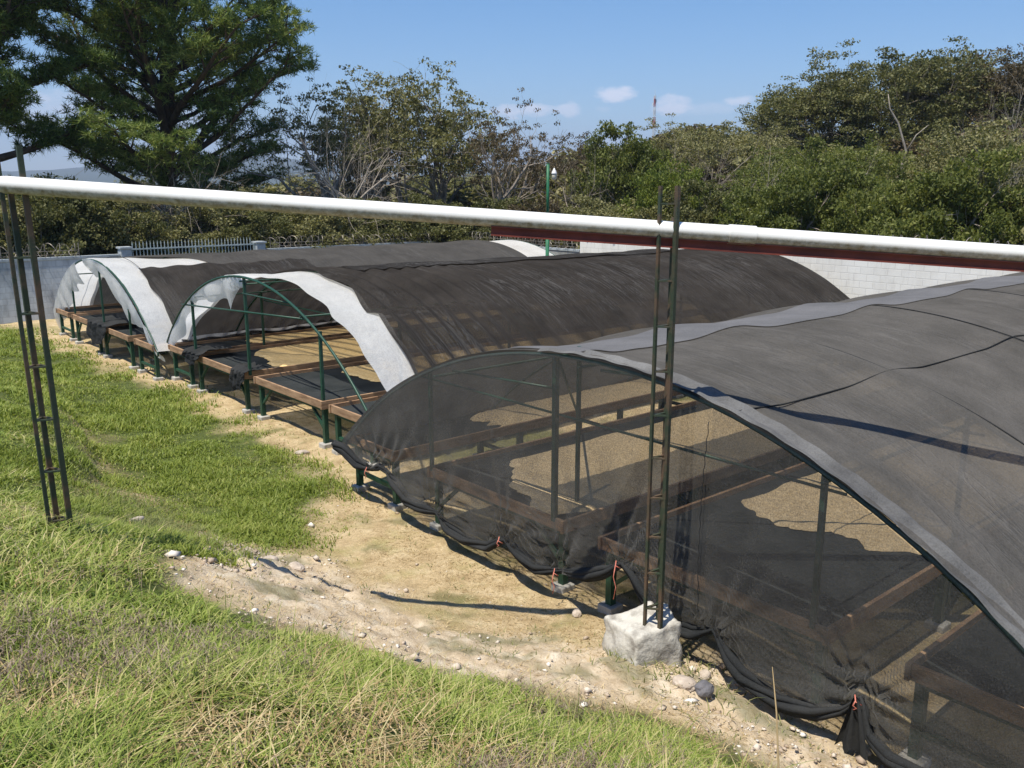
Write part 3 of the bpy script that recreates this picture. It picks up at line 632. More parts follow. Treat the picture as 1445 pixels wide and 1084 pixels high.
# bunched black cloths
def drape(pts_top, w0, L, label, seed, zf):
    """cloth thrown over a rail: a crumpled sheet that runs over the edge and hangs"""
    V = []; nu, nv = 44, 40; (xa, ya, za), (xb, yb, zb) = pts_top
    for i in range(nu+1):
        u = i / nu; x = xa + (xb-xa)*u; y = ya + (yb-ya)*u; z = za + (zb-za)*u
        hang = L * (.35 + .75 * math.sin(math.pi * min(1, u * 1.1))**.8 * (.7 + .6 * vnoise(u * 4, 1, seed)))
        for j in range(nv+1):
            v = j / nv
            if v < .5: s = (v - .5) * 2 * w0; px = x - s; pz = z + .03 + .10 * fbm(u*5, v*5, 3, seed) * sst(0, .3, -s / w0 + .05)
            else: s = (v - .5) * 2; px = x - .05 - .03 * s; pz = z + .02 - hang * s
            cr = .05 * (fbm(u * 9, v * 7, 3, seed + 2) - .5); fo = .03 * math.sin(u * 26 + 3 * v)
            V.append((px + cr + (fo if v > .5 else 0), y + cr + .08 * (v - .5) * math.sin(u * 5), pz + cr * .8))
    n1 = nv+1; mb = MB(); mb.v = V; mb.f = [(i*n1+j, i*n1+j+1, (i+1)*n1+j+1, (i+1)*n1+j) for i in range(nu) for j in range(nv)]
    o = mb.build('black_cloth', M['hem'], None, True); tag(o, label, 'cloth'); return o
drape([(6.58, 25.6, .86), (6.58, 23.9, .86)], 1.3, .60, 'black net cloth hanging down in front of the benches of the farthest tunnel', 3, 0)
drape([(6.90, 19.35, .86), (6.90, 18.4, .87)], .8, .22, 'crumpled black net bunched on a bench corner beside the left post of the middle tunnel', 8, 0)
drape([(6.90, 16.75, .84), (6.90, 16.1, .85)], .4, .40, 'torn wisp of dark net hanging at the centre leg of the middle tunnel', 5, 0)

# ------------------------------------------------------------------ lattice posts, pipe and beam
def ladder_post(x, y, z0, z1, side, rot, rungs, label, lean=(0, 0), th=.034, third=.36):
    r = empty('lattice_post', (x, y, z0)); tag(r, label, 'post', 'lattice posts carrying the pipe')
    H = z1 - z0; f_ = np.array((math.cos(rot), math.sin(rot))); r_ = np.array((f_[1], -f_[0]))
    P3 = [r_ * side * .5, -r_ * side * .5, f_ * side * .8 + r_ * side * third]
    for k, p in enumerate(P3):
        top = H if k != 2 else H - .25
        mb = MB(); s = th if k != 1 else th * .75
        V = []
        for (zz, lx, ly) in ((-.12, 0, 0), (top, lean[0], lean[1])):
            for i, j in ((-1,-1),(1,-1),(1,1),(-1,1)): V.append((p[0]+lx+i*s/2, p[1]+ly+j*s/2, zz))
        mb.add(V, [(3,2,1,0),(4,5,6,7),(0,1,5,4),(1,2,6,5),(2,3,7,6),(3,0,4,7)]); mb.build('upright', M['tower_steel'], r)
    for z in rungs:
        f = z / H
        mb = MB()
        for a, b in ((0, 1), (1, 2), (2, 0)):
            if z > H - .3 and (a == 2 or b == 2): continue
            pa, pb = P3[a], P3[b]; mb.beam((pa[0]+lean[0]*f, pa[1]+lean[1]*f, z), (pb[0]+lean[0]*f, pb[1]+lean[1]*f, z), .022, .014)
        mb.build('rung', M['tower_steel'], r)
    return r
PLt = np.array((1.58, 8.23, 4.43)); PRt = np.array((5.64, 4.66, 4.07)); pd = (PRt - PLt) / np.linalg.norm(PRt - PLt); pn = np.array((pd[1], -pd[0], 0)) * 1.0
fz = float(ground_h(np.array([1.71]), np.array([8.18]))[0])
ladder_post(1.69, 8.20, fz, 4.74, .165, R(72), [.12, .58, 1.05, 1.52, 1.98, 2.45], 'rusty green lattice post standing in the grass at the left edge of the photo', th=.042, third=-.2, lean=(-.055, .0))
ladder_post(5.60, 4.62, .56, 4.42, .135, R(39), [.18, .52, .86, 1.22, 1.58, 1.96, 2.34, 2.72, 3.1, 3.72], 'lattice post standing on the rough concrete block before the nearest tunnel')
mb = MB(); A = PLt - pd * .35
joint = PRt + pd * .62
mb.tube([A, joint], .071, 20); mb.tube([joint - pd*.12, joint + pd*.10], .079, 20); mb.tube([joint + pd*.09, PRt + pd * 5.2], .069, 20)
o = mb.build('water_pipe', M['pipe'], None, True); tag(o, 'long white plastic pipe running across the photo on two lattice posts', 'pipe')
m_ = o.modifiers.new('e', 'EDGE_SPLIT'); m_.split_angle = R(50)
bs = PLt + (PRt - PLt) * .735 + np.array((0, 0, -.135)); be = PRt + pd * 5.2 + np.array((0, 0, -.135))
sd = np.array((-pd[1], pd[0], 0)) * .02
mb = MB(); mb.beam(bs, be, .09, .012); mb.beam(bs + np.array((0,0,.035)) , be + np.array((0,0,.035)), .012, .058); mb.beam(bs + np.array((0,0,.068)), be + np.array((0,0,.068)), .09, .010)
o = mb.build('steel_beam', M['beam_red'], None); tag(o, 'dark red steel beam under the white pipe, starting past its middle', 'beam')
# concrete block under the right post
def rocky(name, loc, size, seed, mat, label, cat='rock', sub=4, amp=.22, boxy=False, group=None):
    import bmesh
    bm = bmesh.new()
    if boxy: bmesh.ops.create_cube(bm, size=2); bmesh.ops.subdivide_edges(bm, edges=bm.edges[:], cuts=14, use_grid_fill=True)
    else: bmesh.ops.create_icosphere(bm, subdivisions=sub, radius=1)
    for v in bm.verts:
        c = v.co; d = np.array(c)
        if boxy:
            L = np.linalg.norm(d); sph = d / L * 1.25; d = d * .76 + sph * .24; d[2] += .10 * d[0] * (d[2] > 0)
        n = fbm(np.array([d[0]*1.3+seed*3.1+d[2]]), np.array([d[1]*1.3+d[2]*.8+seed]), 4, seed)[0] - .5
        n2 = fbm(np.array([d[0]*4+seed-d[2]*3]), np.array([d[1]*4+d[2]*4]), 3, seed+3)[0] - .5
        d = d * (1 + amp * 2 * n + amp * .6 * n2); v.co = d
    me = bpy.data.meshes.new(name); bm.to_mesh(me); bm.free()
    o = link(name, me, M[mat], None, boxy); o.location = loc; o.scale = size; tag(o, label, cat, group); return o
M['rough_concrete'] = simple('rough_concrete', (.24, .22, .195), (.56, .54, .49), 7, .95, 1.0, 30, thr=(.30, .52))
o = rocky('concrete_block', (5.67, 4.78, .27), (.27, .25, .30), 4, 'rough_concrete', 'rough pale concrete block holding the right lattice post', 'block', amp=.17, boxy=True); o.rotation_euler = (0, 0, R(-12))

# ------------------------------------------------------------------ stones
def gz(x, y): return float(ground_h(np.array([x]), np.array([y]))[0])
for k, (x, y, sz, mat, lab) in enumerate([
    (5.53, 3.98, (.085, .075, .065), 'rock_dark', 'dark slate-blue stone lying alone on the pale rubble before the black curtain'),
    (5.46, 4.12, (.11, .08, .06), 'rock', 'flat pale stone just above the dark slate stone'),
    (3.85, 8.75, (.13, .09, .05), 'rock', 'flat whitish stone at the corner where lawn, path and rubble meet'),
    (4.02, 8.42, (.11, .08, .07), 'rock', 'lumpy whitish stone at the top of the rubble ridge beside the path'),
    (2.9, 10.3, (.14, .08, .05), 'rock', 'pale stone half sunk in weeds close to the left lattice post'),
    (5.95, 4.28, (.055, .05, .05), 'rock', 'small pink-brown stone at the right foot of the concrete block'),
    (6.0, 5.98, (.06, .05, .05), 'rock', 'small white stone against the leg left of the concrete block'),
    (6.55, 13.2, (.12, .08, .05), 'rock', 'white stone by the first leg of the middle tunnel beside the nearest tunnel')]):
    o = rocky('stone', (x, y, gz(x, y) + sz[2] * .35), sz, 20 + k, mat, lab, 'stone', sub=3, amp=.3); o.rotation_euler = (0, 0, k * 1.7)
def pebbles():
    base = np.array([(1,0,0),(-1,0,0),(0,1,0),(0,-1,0),(0,0,1),(0,0,-1),(.7,.7,.4),(-.7,.6,.4),(.6,-.7,.5),(-.6,-.7,.35)], float)
    fc = [(4,0,6),(4,6,2),(4,2,7),(4,7,1),(4,1,9),(4,9,3),(4,3,8),(4,8,0),(5,6,0),(5,2,6),(5,7,2),(5,1,7),(5,9,1),(5,3,9),(5,8,3),(5,0,8)]
    n = 60000; x = rng.uniform(1.8, 6.6, n); y = rng.uniform(0, 12.5, n); m = rubble_mask(x, y) * sst(.42, .66, fbm(x*1.4, y*1.4, 3, 41)) + .02 * (x > 4) * (x < 6.5)
    k = rng.random(n) < m * .28; x, y = x[k], y[k]; n = len(x); s = np.minimum(.008 + rng.pareto(2.2, n) * .009, .06)
    V = base[None] * rng.uniform(.45, 1.3, (n, 10, 1)); V = V * (s[:, None, None] * rng.uniform(.6, 1.2, (n, 1, 3))) * np.array((1, 1, .7))
    a = rng.uniform(0, 6.28, n); ca, sa = np.cos(a)[:, None], np.sin(a)[:, None]
    X = V[..., 0]*ca - V[..., 1]*sa; Y = V[..., 0]*sa + V[..., 1]*ca
    V = np.stack([X + x[:, None], Y + y[:, None], V[..., 2] + (ground_h(x, y) + s * .3)[:, None]], -1).reshape(-1, 3)
    F = (np.array(fc)[None] + (np.arange(n) * 10)[:, None, None]).reshape(-1, 3)
    m_, t, b = newmat('pebble'); g = nd(t, 'ShaderNodeNewGeometry')
    c = ramp(t, g.outputs['Random Per Island'], [(0, (.34, .26, .19)), (.5, (.52, .43, .34)), (.85, (.66, .58, .50)), (1, (.78, .74, .68))]); t.links.new(c, b.inputs['Base Color']); b.inputs['Roughness'].default_value = .95
    o = link('rubble_stones', npmesh('rubble_stones', V, F, 3), m_); tag(o, 'small loose stones strewn over the pale rubble strip', 'rubble', kind='stuff')
pebbles()

# ------------------------------------------------------------------ grass
def blades(x, y, h, w_, bend, nseg, rs, z=None):
    n = len(x); z = ground_h(x, y) if z is None else z
    a = rs.uniform(0, 6.283, n); bd = bend * rs.uniform(.3, 1.4, n); dx, dy = np.cos(a), np.sin(a); pa = a + 1.57 + rs.normal(0, .5, n); px, py = np.cos(pa), np.sin(pa)
    rows = []
    for k in range(nseg + 1):
        t = k / nseg; wd = w_ * (1 - t**1.6) * .5 if k < nseg else None
        cx_ = x + dx * bd * h * t * t; cy_ = y + dy * bd * h * t * t; cz = z - .01 + h * t * (1 - .38 * np.minimum(bd, 1.5) * t)
        if k < nseg:
            rows.append(np.stack([cx_ - px*wd, cy_ - py*wd, cz], -1)); rows.append(np.stack([cx_ + px*wd, cy_ + py*wd, cz], -1))
        else: rows.append(np.stack([cx_, cy_, cz], -1))
    V = np.stack(rows, 1); m = V.shape[1]; tri = []
    for k in range(nseg - 1): tri += [(2*k, 2*k+1, 2*k+3), (2*k, 2*k+3, 2*k+2)]
    tri.append((2*nseg-2, 2*nseg-1, 2*nseg))
    F = (np.array(tri)[None] + (np.arange(n) * m)[:, None, None]).reshape(-1, 3)
    return V.reshape(-1, 3), F
M['grass'] = leaf_mat('grass', [(.18, (.09, .13, .02)), (.40, (.21, .29, .045)), (.58, (.33, .39, .09)), (.76, (.50, .48, .19)), (.92, (.70, .61, .36))], .35, .9, .5, .62)
M['lawn'] = leaf_mat('lawn', [(.2, (.12, .17, .025)), (.5, (.25, .32, .055)), (.72, (.37, .41, .095)), (.92, (.60, .54, .25))], .35, .6, .5, .5)
M['straw'] = leaf_mat('straw', [(.2, (.25, .17, .08)), (.5, (.45, .33, .17)), (.8, (.62, .50, .30))], .2, 2, .7, .7)
def polar(n, a0, a1, d0, d1):
    a = np.radians(rng.uniform(a0, a1, n)); d = np.exp(rng.uniform(math.log(d0), math.log(d1), n)); return d*np.cos(a), d*np.sin(a), d
def join(parts):
    Vs, Fs, b = [], [], 0
    for V, F in parts: Vs.append(V); Fs.append(F + b); b += len(V)
    return np.concatenate(Vs), np.concatenate(Fs)
def grass_field():
    parts = []
    # tall tufted grass on the bank
    x, y, d = polar(210000, 12, 92, 1.9, 14); b = poly_sd(x, y, POLY_BANK) + (fbm(x*1.5, y*1.5, 4, 77) - .5) * .6
    den = fbm(x*1.6, y*1.6, 5, 63); k = (rng.random(len(x)) < sst(-.05, .25, b) * sst(.32, .56, den) * .9); x, y, d, b, den = x[k], y[k], d[k], b[k], den[k]
    hh = (.05 + .13 * sst(.3, .7, den)) * rng.uniform(.5, 1.35, len(x)) * (.45 + .55 * sst(0, .9, b)) * (.8 + .4 * fbm(x*.8, y*.8, 2, 13))
    parts.append(blades(x, y, hh, .0075 + .0013 * d, 1.25, 3, rng))
    x, y, d = polar(5000, 12, 92, 2.0, 9); k = poly_sd(x, y, POLY_BANK) > .4; x, y = x[k], y[k]
    parts.append(blades(x, y, rng.uniform(.18, .36, len(x)), .008, 1.0, 4, rng))
    # brown-violet seed heads standing in loose patches
    x, y, d = polar(9000, 20, 92, 1.9, 9); k = (poly_sd(x, y, POLY_BANK) > .25) & (rng.random(len(x)) < sst(.5, .66, fbm(x*1.3 + 31, y*1.3, 4, 171))); x, y, d = x[k], y[k], d[k]
    hs_ = rng.uniform(.12, .26, len(x)); Vs, Fs = blades(x, y, hs_, .004 + .0006 * d, .5, 3, rng)
    zt = ground_h(x, y) + hs_ * .8; xs_ = np.repeat(x, 7) + rng.normal(0, .018, len(x) * 7); ys_ = np.repeat(y, 7) + rng.normal(0, .018, len(x) * 7); zs_ = np.repeat(zt, 7) + rng.normal(0, .012, len(x) * 7)
    Vh, Fh = blades(xs_, ys_, rng.uniform(.02, .05, len(xs_)), .006, 1.2, 2, rng, z=zs_); Vs, Fs = join([(Vs, Fs), (Vh, Fh)])
    o = link('seed_heads', npmesh('seed_heads', Vs, Fs, 3), leaf_mat('seed_heads', [(.2, (.12, .09, .065)), (.5, (.26, .19, .15)), (.8, (.42, .34, .26))], .3, 2, .7, .7)); tag(o, 'brownish grass seed heads standing in patches in the foreground grass', 'grass', kind='stuff')
    x, y, d = polar(20000, 20, 92, 1.9, 10); k = (poly_sd(x, y, POLY_BANK) > .15) & (rng.random(len(x)) < sst(.45, .62, fbm(x*1.1 + 9, y*1.1, 4, 70))); x, y, d = x[k], y[k], d[k]
    Vd, Fd = blades(x, y, rng.uniform(.07, .20, len(x)), .006 + .001 * d, 1.9, 3, rng); o = link('dry_grass', npmesh('dry_grass', Vd, Fd, 3), M['straw']); tag(o, 'matted patches of dry straw-coloured stalks among the tall grass in front', 'grass', kind='stuff')
    V, F = join(parts); o = link('tall_grass', npmesh('tall_grass', V, F, 3), M['grass']); tag(o, 'tall rough grass, green mixed with dry straw, on the bank in front', 'grass', kind='stuff')
    x, y, d = polar(330000, 50, 90, 8.5, 33); b = np.maximum(poly_sd(x, y, POLY_LAWN), poly_sd(x, y, POLY_BANK)) + (fbm(x*1.5, y*1.5, 4, 77) - .5) * 1.1
    den = fbm(x*1.3, y*1.3, 4, 23); k = rng.random(len(x)) < sst(-.8, .6, b) * (.35 + .65 * sst(.3, .5, den)); x, y, d, den = x[k], y[k], d[k], den[k]
    V, F = blades(x, y, (.035 + .09 * sst(.35, .65, den)) * rng.uniform(.6, 1.4, len(x)), .004 + .0011 * d, .9, 2, rng)
    o = link('short_grass', npmesh('short_grass', V, F, 3), M['lawn']); tag(o, 'short bright green grass between the bank and the tunnels', 'grass', kind='stuff')
    # dry cut grass lying on the path and tufts in the rubble
    x, y, d = polar(240000, 18, 80, 4.6, 30); k = (x > 2.4) & (x < 8.5) & (rng.random(len(x)) < (1 - grass_mask(x, y)) * (.2 + .75 * sst(.36, .62, fbm(x*1.6, y*1.6, 4, 99))) * (1 - .75 * rubble_mask(x, y)))
    x, y, d = x[k], y[k], d[k]; V, F = blades(x, y, rng.uniform(.015, .05, len(x)), .003 + .0008 * d, 2.2, 2, rng)
    o = link('straw_litter', npmesh('straw_litter', V, F, 3), M['straw']); tag(o, 'dry cut straw scattered over the golden path beside the tunnels', 'straw', kind='stuff')
    # little green weeds in rubble, taller weeds by the left post, patches under benches
    parts = []
    x, y, d = polar(60000, 20, 85, 4.5, 26); tuft = sst(.56, .70, fbm(x*2.6, y*2.6, 4, 131)); inn = (x > 2.2) & (x < 12) & (poly_sd(x, y, POLY_LAWN) < .2)
    k = inn & (rng.random(len(x)) < tuft * .5); x, y, d = x[k], y[k], d[k]; parts.append(blades(x, y, rng.uniform(.02, .075, len(x)), .004 + .0009 * d, 1., 2, rng))
    for cx_, cy_, n in ((3.0, 10.6, 2200), (2.75, 11.2, 1800), (3.3, 10.1, 1200), (2.4, 9.6, 1500), (2.9, 9.2, 900), (3.4, 11.4, 1200), (3.05, 12.6, 500), (3.1, 13.6, 500), (3.1, 14.6, 400), (3.4, 9.2, 300), (5.5, 4.45, 220), (5.85, 4.35, 260)):
        x = rng.normal(cx_, .30, n); y = rng.normal(cy_, .42, n); parts.append(blades(x, y, rng.uniform(.04, .13, n), .012, 1.3, 2, rng))
    V, F = join(parts); o = link('weeds', npmesh('weeds', V, F, 3), leaf_mat('weeds', [(.2, (.09, .12, .035)), (.5, (.19, .22, .07)), (.8, (.36, .33, .15)), (.95, (.5, .38, .22))], .3, 2)); tag(o, 'small weeds and seedlings growing out of the rubble and path', 'weeds', kind='stuff')
grass_field()
mb = MB(); mb.tube([(1.08,.60,2.2),(1.16,.66,3.0),(1.204,.701,3.40),(1.243,.739,3.50),(1.27,.77,3.565)], [.003, .0026, .0022, .0016, .0006], 6)
o = mb.build('grass_stalk', M['straw'], None, True); tag(o, 'single dry grass stalk rising close to the camera at the lower right', 'grass stalk')

# ------------------------------------------------------------------ yard walls with razor wire
def wall(x0, y0, x1, y1, top, mat, label, cap=True, th=.18):
    r = empty('yard_wall', (x0, y0, 0)); tag(r, label, 'wall'); d = np.array((x1-x0, y1-y0)); L = np.linalg.norm(d); d /= L; n = np.array((-d[1], d[0]))
    mb = MB(); mb.beam((0, 0, top/2 - .3), (d[0]*L, d[1]*L, top/2 - .3), th, top + .6); mb.build('wall_face', M[mat], r)
    if cap:
        mb = MB(); mb.beam((0, 0, top + .04), (d[0]*L, d[1]*L, top + .04), th + .05, .08); mb.build('coping', M['wall_cap'], r)
    return r
def razor(x0, y0, x1, y1, z, label, rad=.21, pitch=.24, seed=0):
    rs = np.random.default_rng(seed); L = math.hypot(x1-x0, y1-y0); d = ((x1-x0)/L, (y1-y0)/L); n = (-d[1], d[0]); N = int(L / pitch * 16); mb = MB(); pts = []
    for i in range(N):
        t = i / 16; s = t * pitch + .13 * math.sin(t * 2 * math.pi + .8) * (1 if int(t) % 2 else -1) * .6; a = t * 2 * math.pi; rr = rad * (1 + .10 * math.sin(t * .37) + .08 * math.sin(t * 1.7))
        lat = rr * math.cos(a); hz = rr * math.sin(a); pts.append((x0 + d[0]*s + n[0]*lat, y0 + d[1]*s + n[1]*lat, z + rad + hz + .03 * math.sin(s * .6)))
    mb.tube(pts, .011, 3)
    mb.tube([(x0, y0, z + rad), (x1, y1, z + rad)], .008, 3); mb.tube([(x0, y0, z + rad*.4), (x1, y1, z + rad*.4)], .008, 3)
    k = int(L / 2.6) + 1
    for i in range(k + 1):
        X = x0 + d[0] * L * i / k; Y = y0 + d[1] * L * i / k; mb.tube([(X, Y, z - .1), (X, Y, z + rad * 2.2)], .015, 4)
    o = mb.build('razor_wire', M['rust']); return tag(o, label, 'razor wire', 'coils of razor wire on the yard walls')
wall(-9, 33.0, 9.72, 33.0, 2.03, 'wall_blue', 'blue-grey painted block wall at the left behind the lattice post')
wall(15.32, 33.0, 24.0, 33.0, 1.98, 'wall_blue', 'weathered block wall right of the white railing behind the farthest tunnel')
wall(24.0, 32.9, 24.0, 24.0, 2.02, 'wall_grey', 'bare grey block wall between the street lamp and the white wall', th=.18)
wall(24.0, 23.98, 24.0, -14, 2.62, 'wall_white', 'tall white painted block wall behind the middle and nearest tunnels', cap=False)
r = empty('railing_wall', (9.9, 33, 0)); tag(r, 'low wall with a grey-white metal railing between two concrete pillars', 'railing')
mb = MB(); mb.box(.17, -.09, -.3, 4.93, .09, 1.86); mb.build('low_wall', M['wall_blue'], r)
for x in (-.16, 4.95):
    mb = MB(); mb.box(x, -.2, -.3, x + .35, .2, 2.30); mb.box(x - .04, -.24, 2.30, x + .39, .24, 2.36); mb.build('pillar', M['wall_cap'], r)
mb = MB()
for z in (1.93, 2.26): mb.box(.20, -.025, z - .025, 4.94, .025, z + .025)
for x in (.21, 2.56, 4.88): mb.box(x, -.03, 1.86, x + .05, .03, 2.30)
mb.build('railing_frame', M['rail_paint'], r)
mb = MB()
for k in range(36):
    x = .30 + k * .1275; mb.box(x - .012, -.012, 1.90, x + .012, .012, 2.42); mb.add([(x-.014,-.014,2.42),(x+.014,-.014,2.42),(x+.014,.014,2.42),(x-.014,.014,2.42),(x,0,2.56)], [(0,1,4),(1,2,4),(2,3,4),(3,0,4)])
mb.build('spiked_bars', M['rail_paint'], r)
razor(-6, 33, 8.4, 33, 2.1, 'razor wire coil on the blue-grey wall at the far left')
razor(15.5, 33, 19.8, 33, 2.06, 'razor wire coil just right of the railing pillar', seed=2)
razor(19.9, 33, 24, 33, 2.0, 'razor wire coil ending at the far corner of the yard', seed=3)
razor(24, 32.6, 24, 24.2, 2.1, 'razor wire coil on the bare grey wall beside the street lamp', seed=4)
razor(24, 23.8, 24, -8, 2.62, 'long razor wire coil on top of the tall white wall', rad=.24, pitch=.34, seed=5)

# ------------------------------------------------------------------ lamp post and antenna
r = empty('lamp_post', (20.37, 22.0, 0)); tag(r, 'thin green lamp post with a small white jar lamp, behind the farthest tunnel', 'street lamp')
mb = MB(); mb.tube([(0,0,-.1),(0,0,3.2)], .062, 12); mb.tube([(0,0,3.2),(0,0,5.2)], .05, 12); mb.tube([(0,0,5.2),(0,0,5.22)], .056, 12); mb.build('pole', M['lamp_green'], r, True)
mb = MB(); mb.tube([(.03,-.03,4.72),(.10,-.12,4.82),(.135,-.16,4.80)], .012, 6); mb.build('lamp_arm', M['lamp_green'], r, True)
q = (.135, -.16)
mb = MB(); mb.tube([(*q,4.86),(*q,4.90),(*q,4.99),(*q,5.02),(*q,5.06)], [.095,.09,.05,.028,.02], 14); mb.build('lamp_cap', M['white_paint'], r, True)
mb = MB(); mb.tube([(*q,4.68),(*q,4.70),(*q,4.80),(*q,4.857)], [.05,.075,.085,.08], 14); mb.build('lamp_jar', M['glass'], r, True)
AX, AY = 900 * math.cos(R(40.6)), 900 * math.sin(R(40.6))
r = empty('antenna_tower', (AX, AY, -10)); tag(r, 'red and white lattice antenna mast rising over the distant treetops', 'antenna')
for k in range(10):
    z0, z1 = 3 + k * 9.9, 3 + (k+1) * 9.9 - .05; w0 = 3.6 - .26 * k; w1 = w0 - .26; mb = MB(); cs0 = [(i*w0/2, j*w0/2, z0) for i, j in ((-1,-1),(1,-1),(1,1),(-1,1))]; cs1 = [(i*w1/2, j*w1/2, z1) for i, j in ((-1,-1),(1,-1),(1,1),(-1,1))]
    for c in range(4): mb.beam(cs0[c], cs1[c], .38, .38); mb.beam(cs0[c], cs1[(c+1) % 4], .22, .22); mb.beam(cs1[c], cs1[(c+1) % 4], .22, .22)
    mb.build('mast_section', M['ant_red' if k % 2 else 'ant_white'], r)
mb = MB()
for z, a in ((96, 0), (98, 1.2), (93, 2.4), (99.5, 4)): mb.box(math.cos(a)*1.5-.5, math.sin(a)*1.5-.5, z, math.cos(a)*1.5+.5, math.sin(a)*1.5+.5, z+3)
mb.tube([(0,0,100),(0,0,108)], .15, 5); mb.build('aerial', M['ant_white'], r)

# ------------------------------------------------------------------ trees
def leaf_quads(cen, per, rx, rz, size, flat, rs, elong=1.5):
    cen = np.asarray(cen); n = len(cen) * per; c = np.repeat(cen, per, 0)
    u = rs.normal(size=(n, 3)); u /= np.linalg.norm(u, axis=1)[:, None]; rad = rs.random(n)**.45
    p = c + u * rad[:, None] * np.array((rx, rx, rz))
    nrm = rs.normal(size=(n, 3)) + np.array((0, 0, flat)); nrm /= np.linalg.norm(nrm, axis=1)[:, None]
    a = np.cross(nrm, rs.normal(size=(n, 3))); a /= np.linalg.norm(a, axis=1)[:, None]; b = np.cross(nrm, a)
    s = (size * rs.uniform(.6, 1.4, n))[:, None]
    V = np.stack([p - a*s*elong*.5, p + b*s*.42, p + a*s*elong*.5, p - b*s*.42], 1).reshape(-1, 3)
    return V, np.arange(n * 4).reshape(-1, 4)
def needles(cen, per, rx, rz, L, nn, rs):
    cen = np.asarray(cen); n = len(cen) * per; c = np.repeat(cen, per, 0)
    u = rs.normal(size=(n, 3)); u /= np.linalg.norm(u, axis=1)[:, None]
    p = c + u * (rs.random(n)**.5)[:, None] * np.array((rx, rx, rz))
    p = np.repeat(p, nn, 0); m = len(p); d = rs.normal(size=(m, 3)) + np.array((0, 0, .75)); d /= np.linalg.norm(d, axis=1)[:, None]
    q = np.cross(d, rs.normal(size=(m, 3))); q /= np.linalg.norm(q, axis=1)[:, None]; l = (L * rs.uniform(.7, 1.3, m))[:, None]; w_ = .020
    base = p + d * l * .1
    V = np.stack([base - q*w_, base + q*w_, p + d*l + q*w_*.5 - np.array((0,0,.04))], 1).reshape(-1, 3)
    return V, np.arange(m * 3).reshape(-1, 3)
def rnd_unit(rs):
    v = rs.normal(size=3); return v / np.linalg.norm(v)
def branch(mb, rs, p, d, L, r, lvl, cfg, tips, nodes):
    n = 5; pts = [p]; rad = [r]; dd = d.copy(); nx = 6 if lvl == 0 else (5 if lvl == 1 else 3)
    for i in range(n):
        dd = dd + rnd_unit(rs) * cfg['wob'] + np.array((0, 0, cfg['up'][min(lvl, len(cfg['up'])-1)])) * .2; dd /= np.linalg.norm(dd)
        pts.append(pts[-1] + dd * L / n); rad.append(r * (1 - (1 - cfg['taper']) * (i+1) / n))
    mb.tube(pts, rad, nx, cap=False)
    if lvl >= cfg['levels']:
        tips.append(pts[-1]); nodes.append(pts[3]); return
    if lvl >= cfg['levels'] - 1: nodes.append(pts[-1])
    k = cfg['kids'][min(lvl, len(cfg['kids'])-1)]; ph = rs.uniform(0, 6.28)
    for i in range(k):
        t = cfg['start'][min(lvl, len(cfg['start'])-1)]; t = t + (1 - t) * (i + rs.uniform(.2, 1)) / k; j = min(int(t * n), n - 1); f = t * n - j; q = pts[j] * (1-f) + pts[j+1] * f
        ax = pts[min(j+1, n)] - pts[j]; ax /= np.linalg.norm(ax); s1 = np.cross(ax, np.array((0.1, .2, 1.0))); s1 /= np.linalg.norm(s1); s2 = np.cross(ax, s1)
        ph += 2.4; ang = R(cfg['ang'][min(lvl, len(cfg['ang'])-1)]) * rs.uniform(.7, 1.25)
        nd_ = ax * math.cos(ang) + (s1 * math.cos(ph) + s2 * math.sin(ph)) * math.sin(ang); nd_[2] *= cfg.get('flatz', 1); nd_ /= np.linalg.norm(nd_)
        branch(mb, rs, q, nd_, L * cfg['len'] * rs.uniform(.75, 1.2) * (1.15 - .35 * t), r * cfg['taper'] * (.62 if lvl else .7), lvl + 1, cfg, tips, nodes)
def tree_proto(seed, cfg):
    rs = np.random.default_rng(seed); mb = MB(); tips, nodes = [], []
    for s in range(cfg.get('stems', 1)):
        d = np.array((rs.normal() * cfg.get('lean', .1), rs.normal() * cfg.get('lean', .1), 1.)); d /= np.linalg.norm(d)
        branch(mb, rs, np.array((rs.normal()*.15*(s > 0), rs.normal()*.15*(s > 0), -.4)), d, cfg['H'], cfg['r'], 0, cfg, tips, nodes)
    cen = np.array(tips + nodes) if cfg.get('allnodes', True) else np.array(tips)
    keep = (rs.random(len(cen)) < cfg.get('keep', 1)) & (cen[:, 2] > cfg.get('low', 0) * cen[:, 2].max()); cen = cen[keep]
    if cfg.get('pine'): V, F = needles(cen, cfg['per'], cfg['rx'], cfg['rz'], .30, 11, rs); k = 3
    elif cfg['per'] == 0: V = None; F = None; k = 0
    else: V, F = leaf_quads(cen, cfg['per'], cfg['rx'], cfg['rz'], cfg['size'], cfg.get('flat', .6), rs); k = 4
    return mb, V, F, k
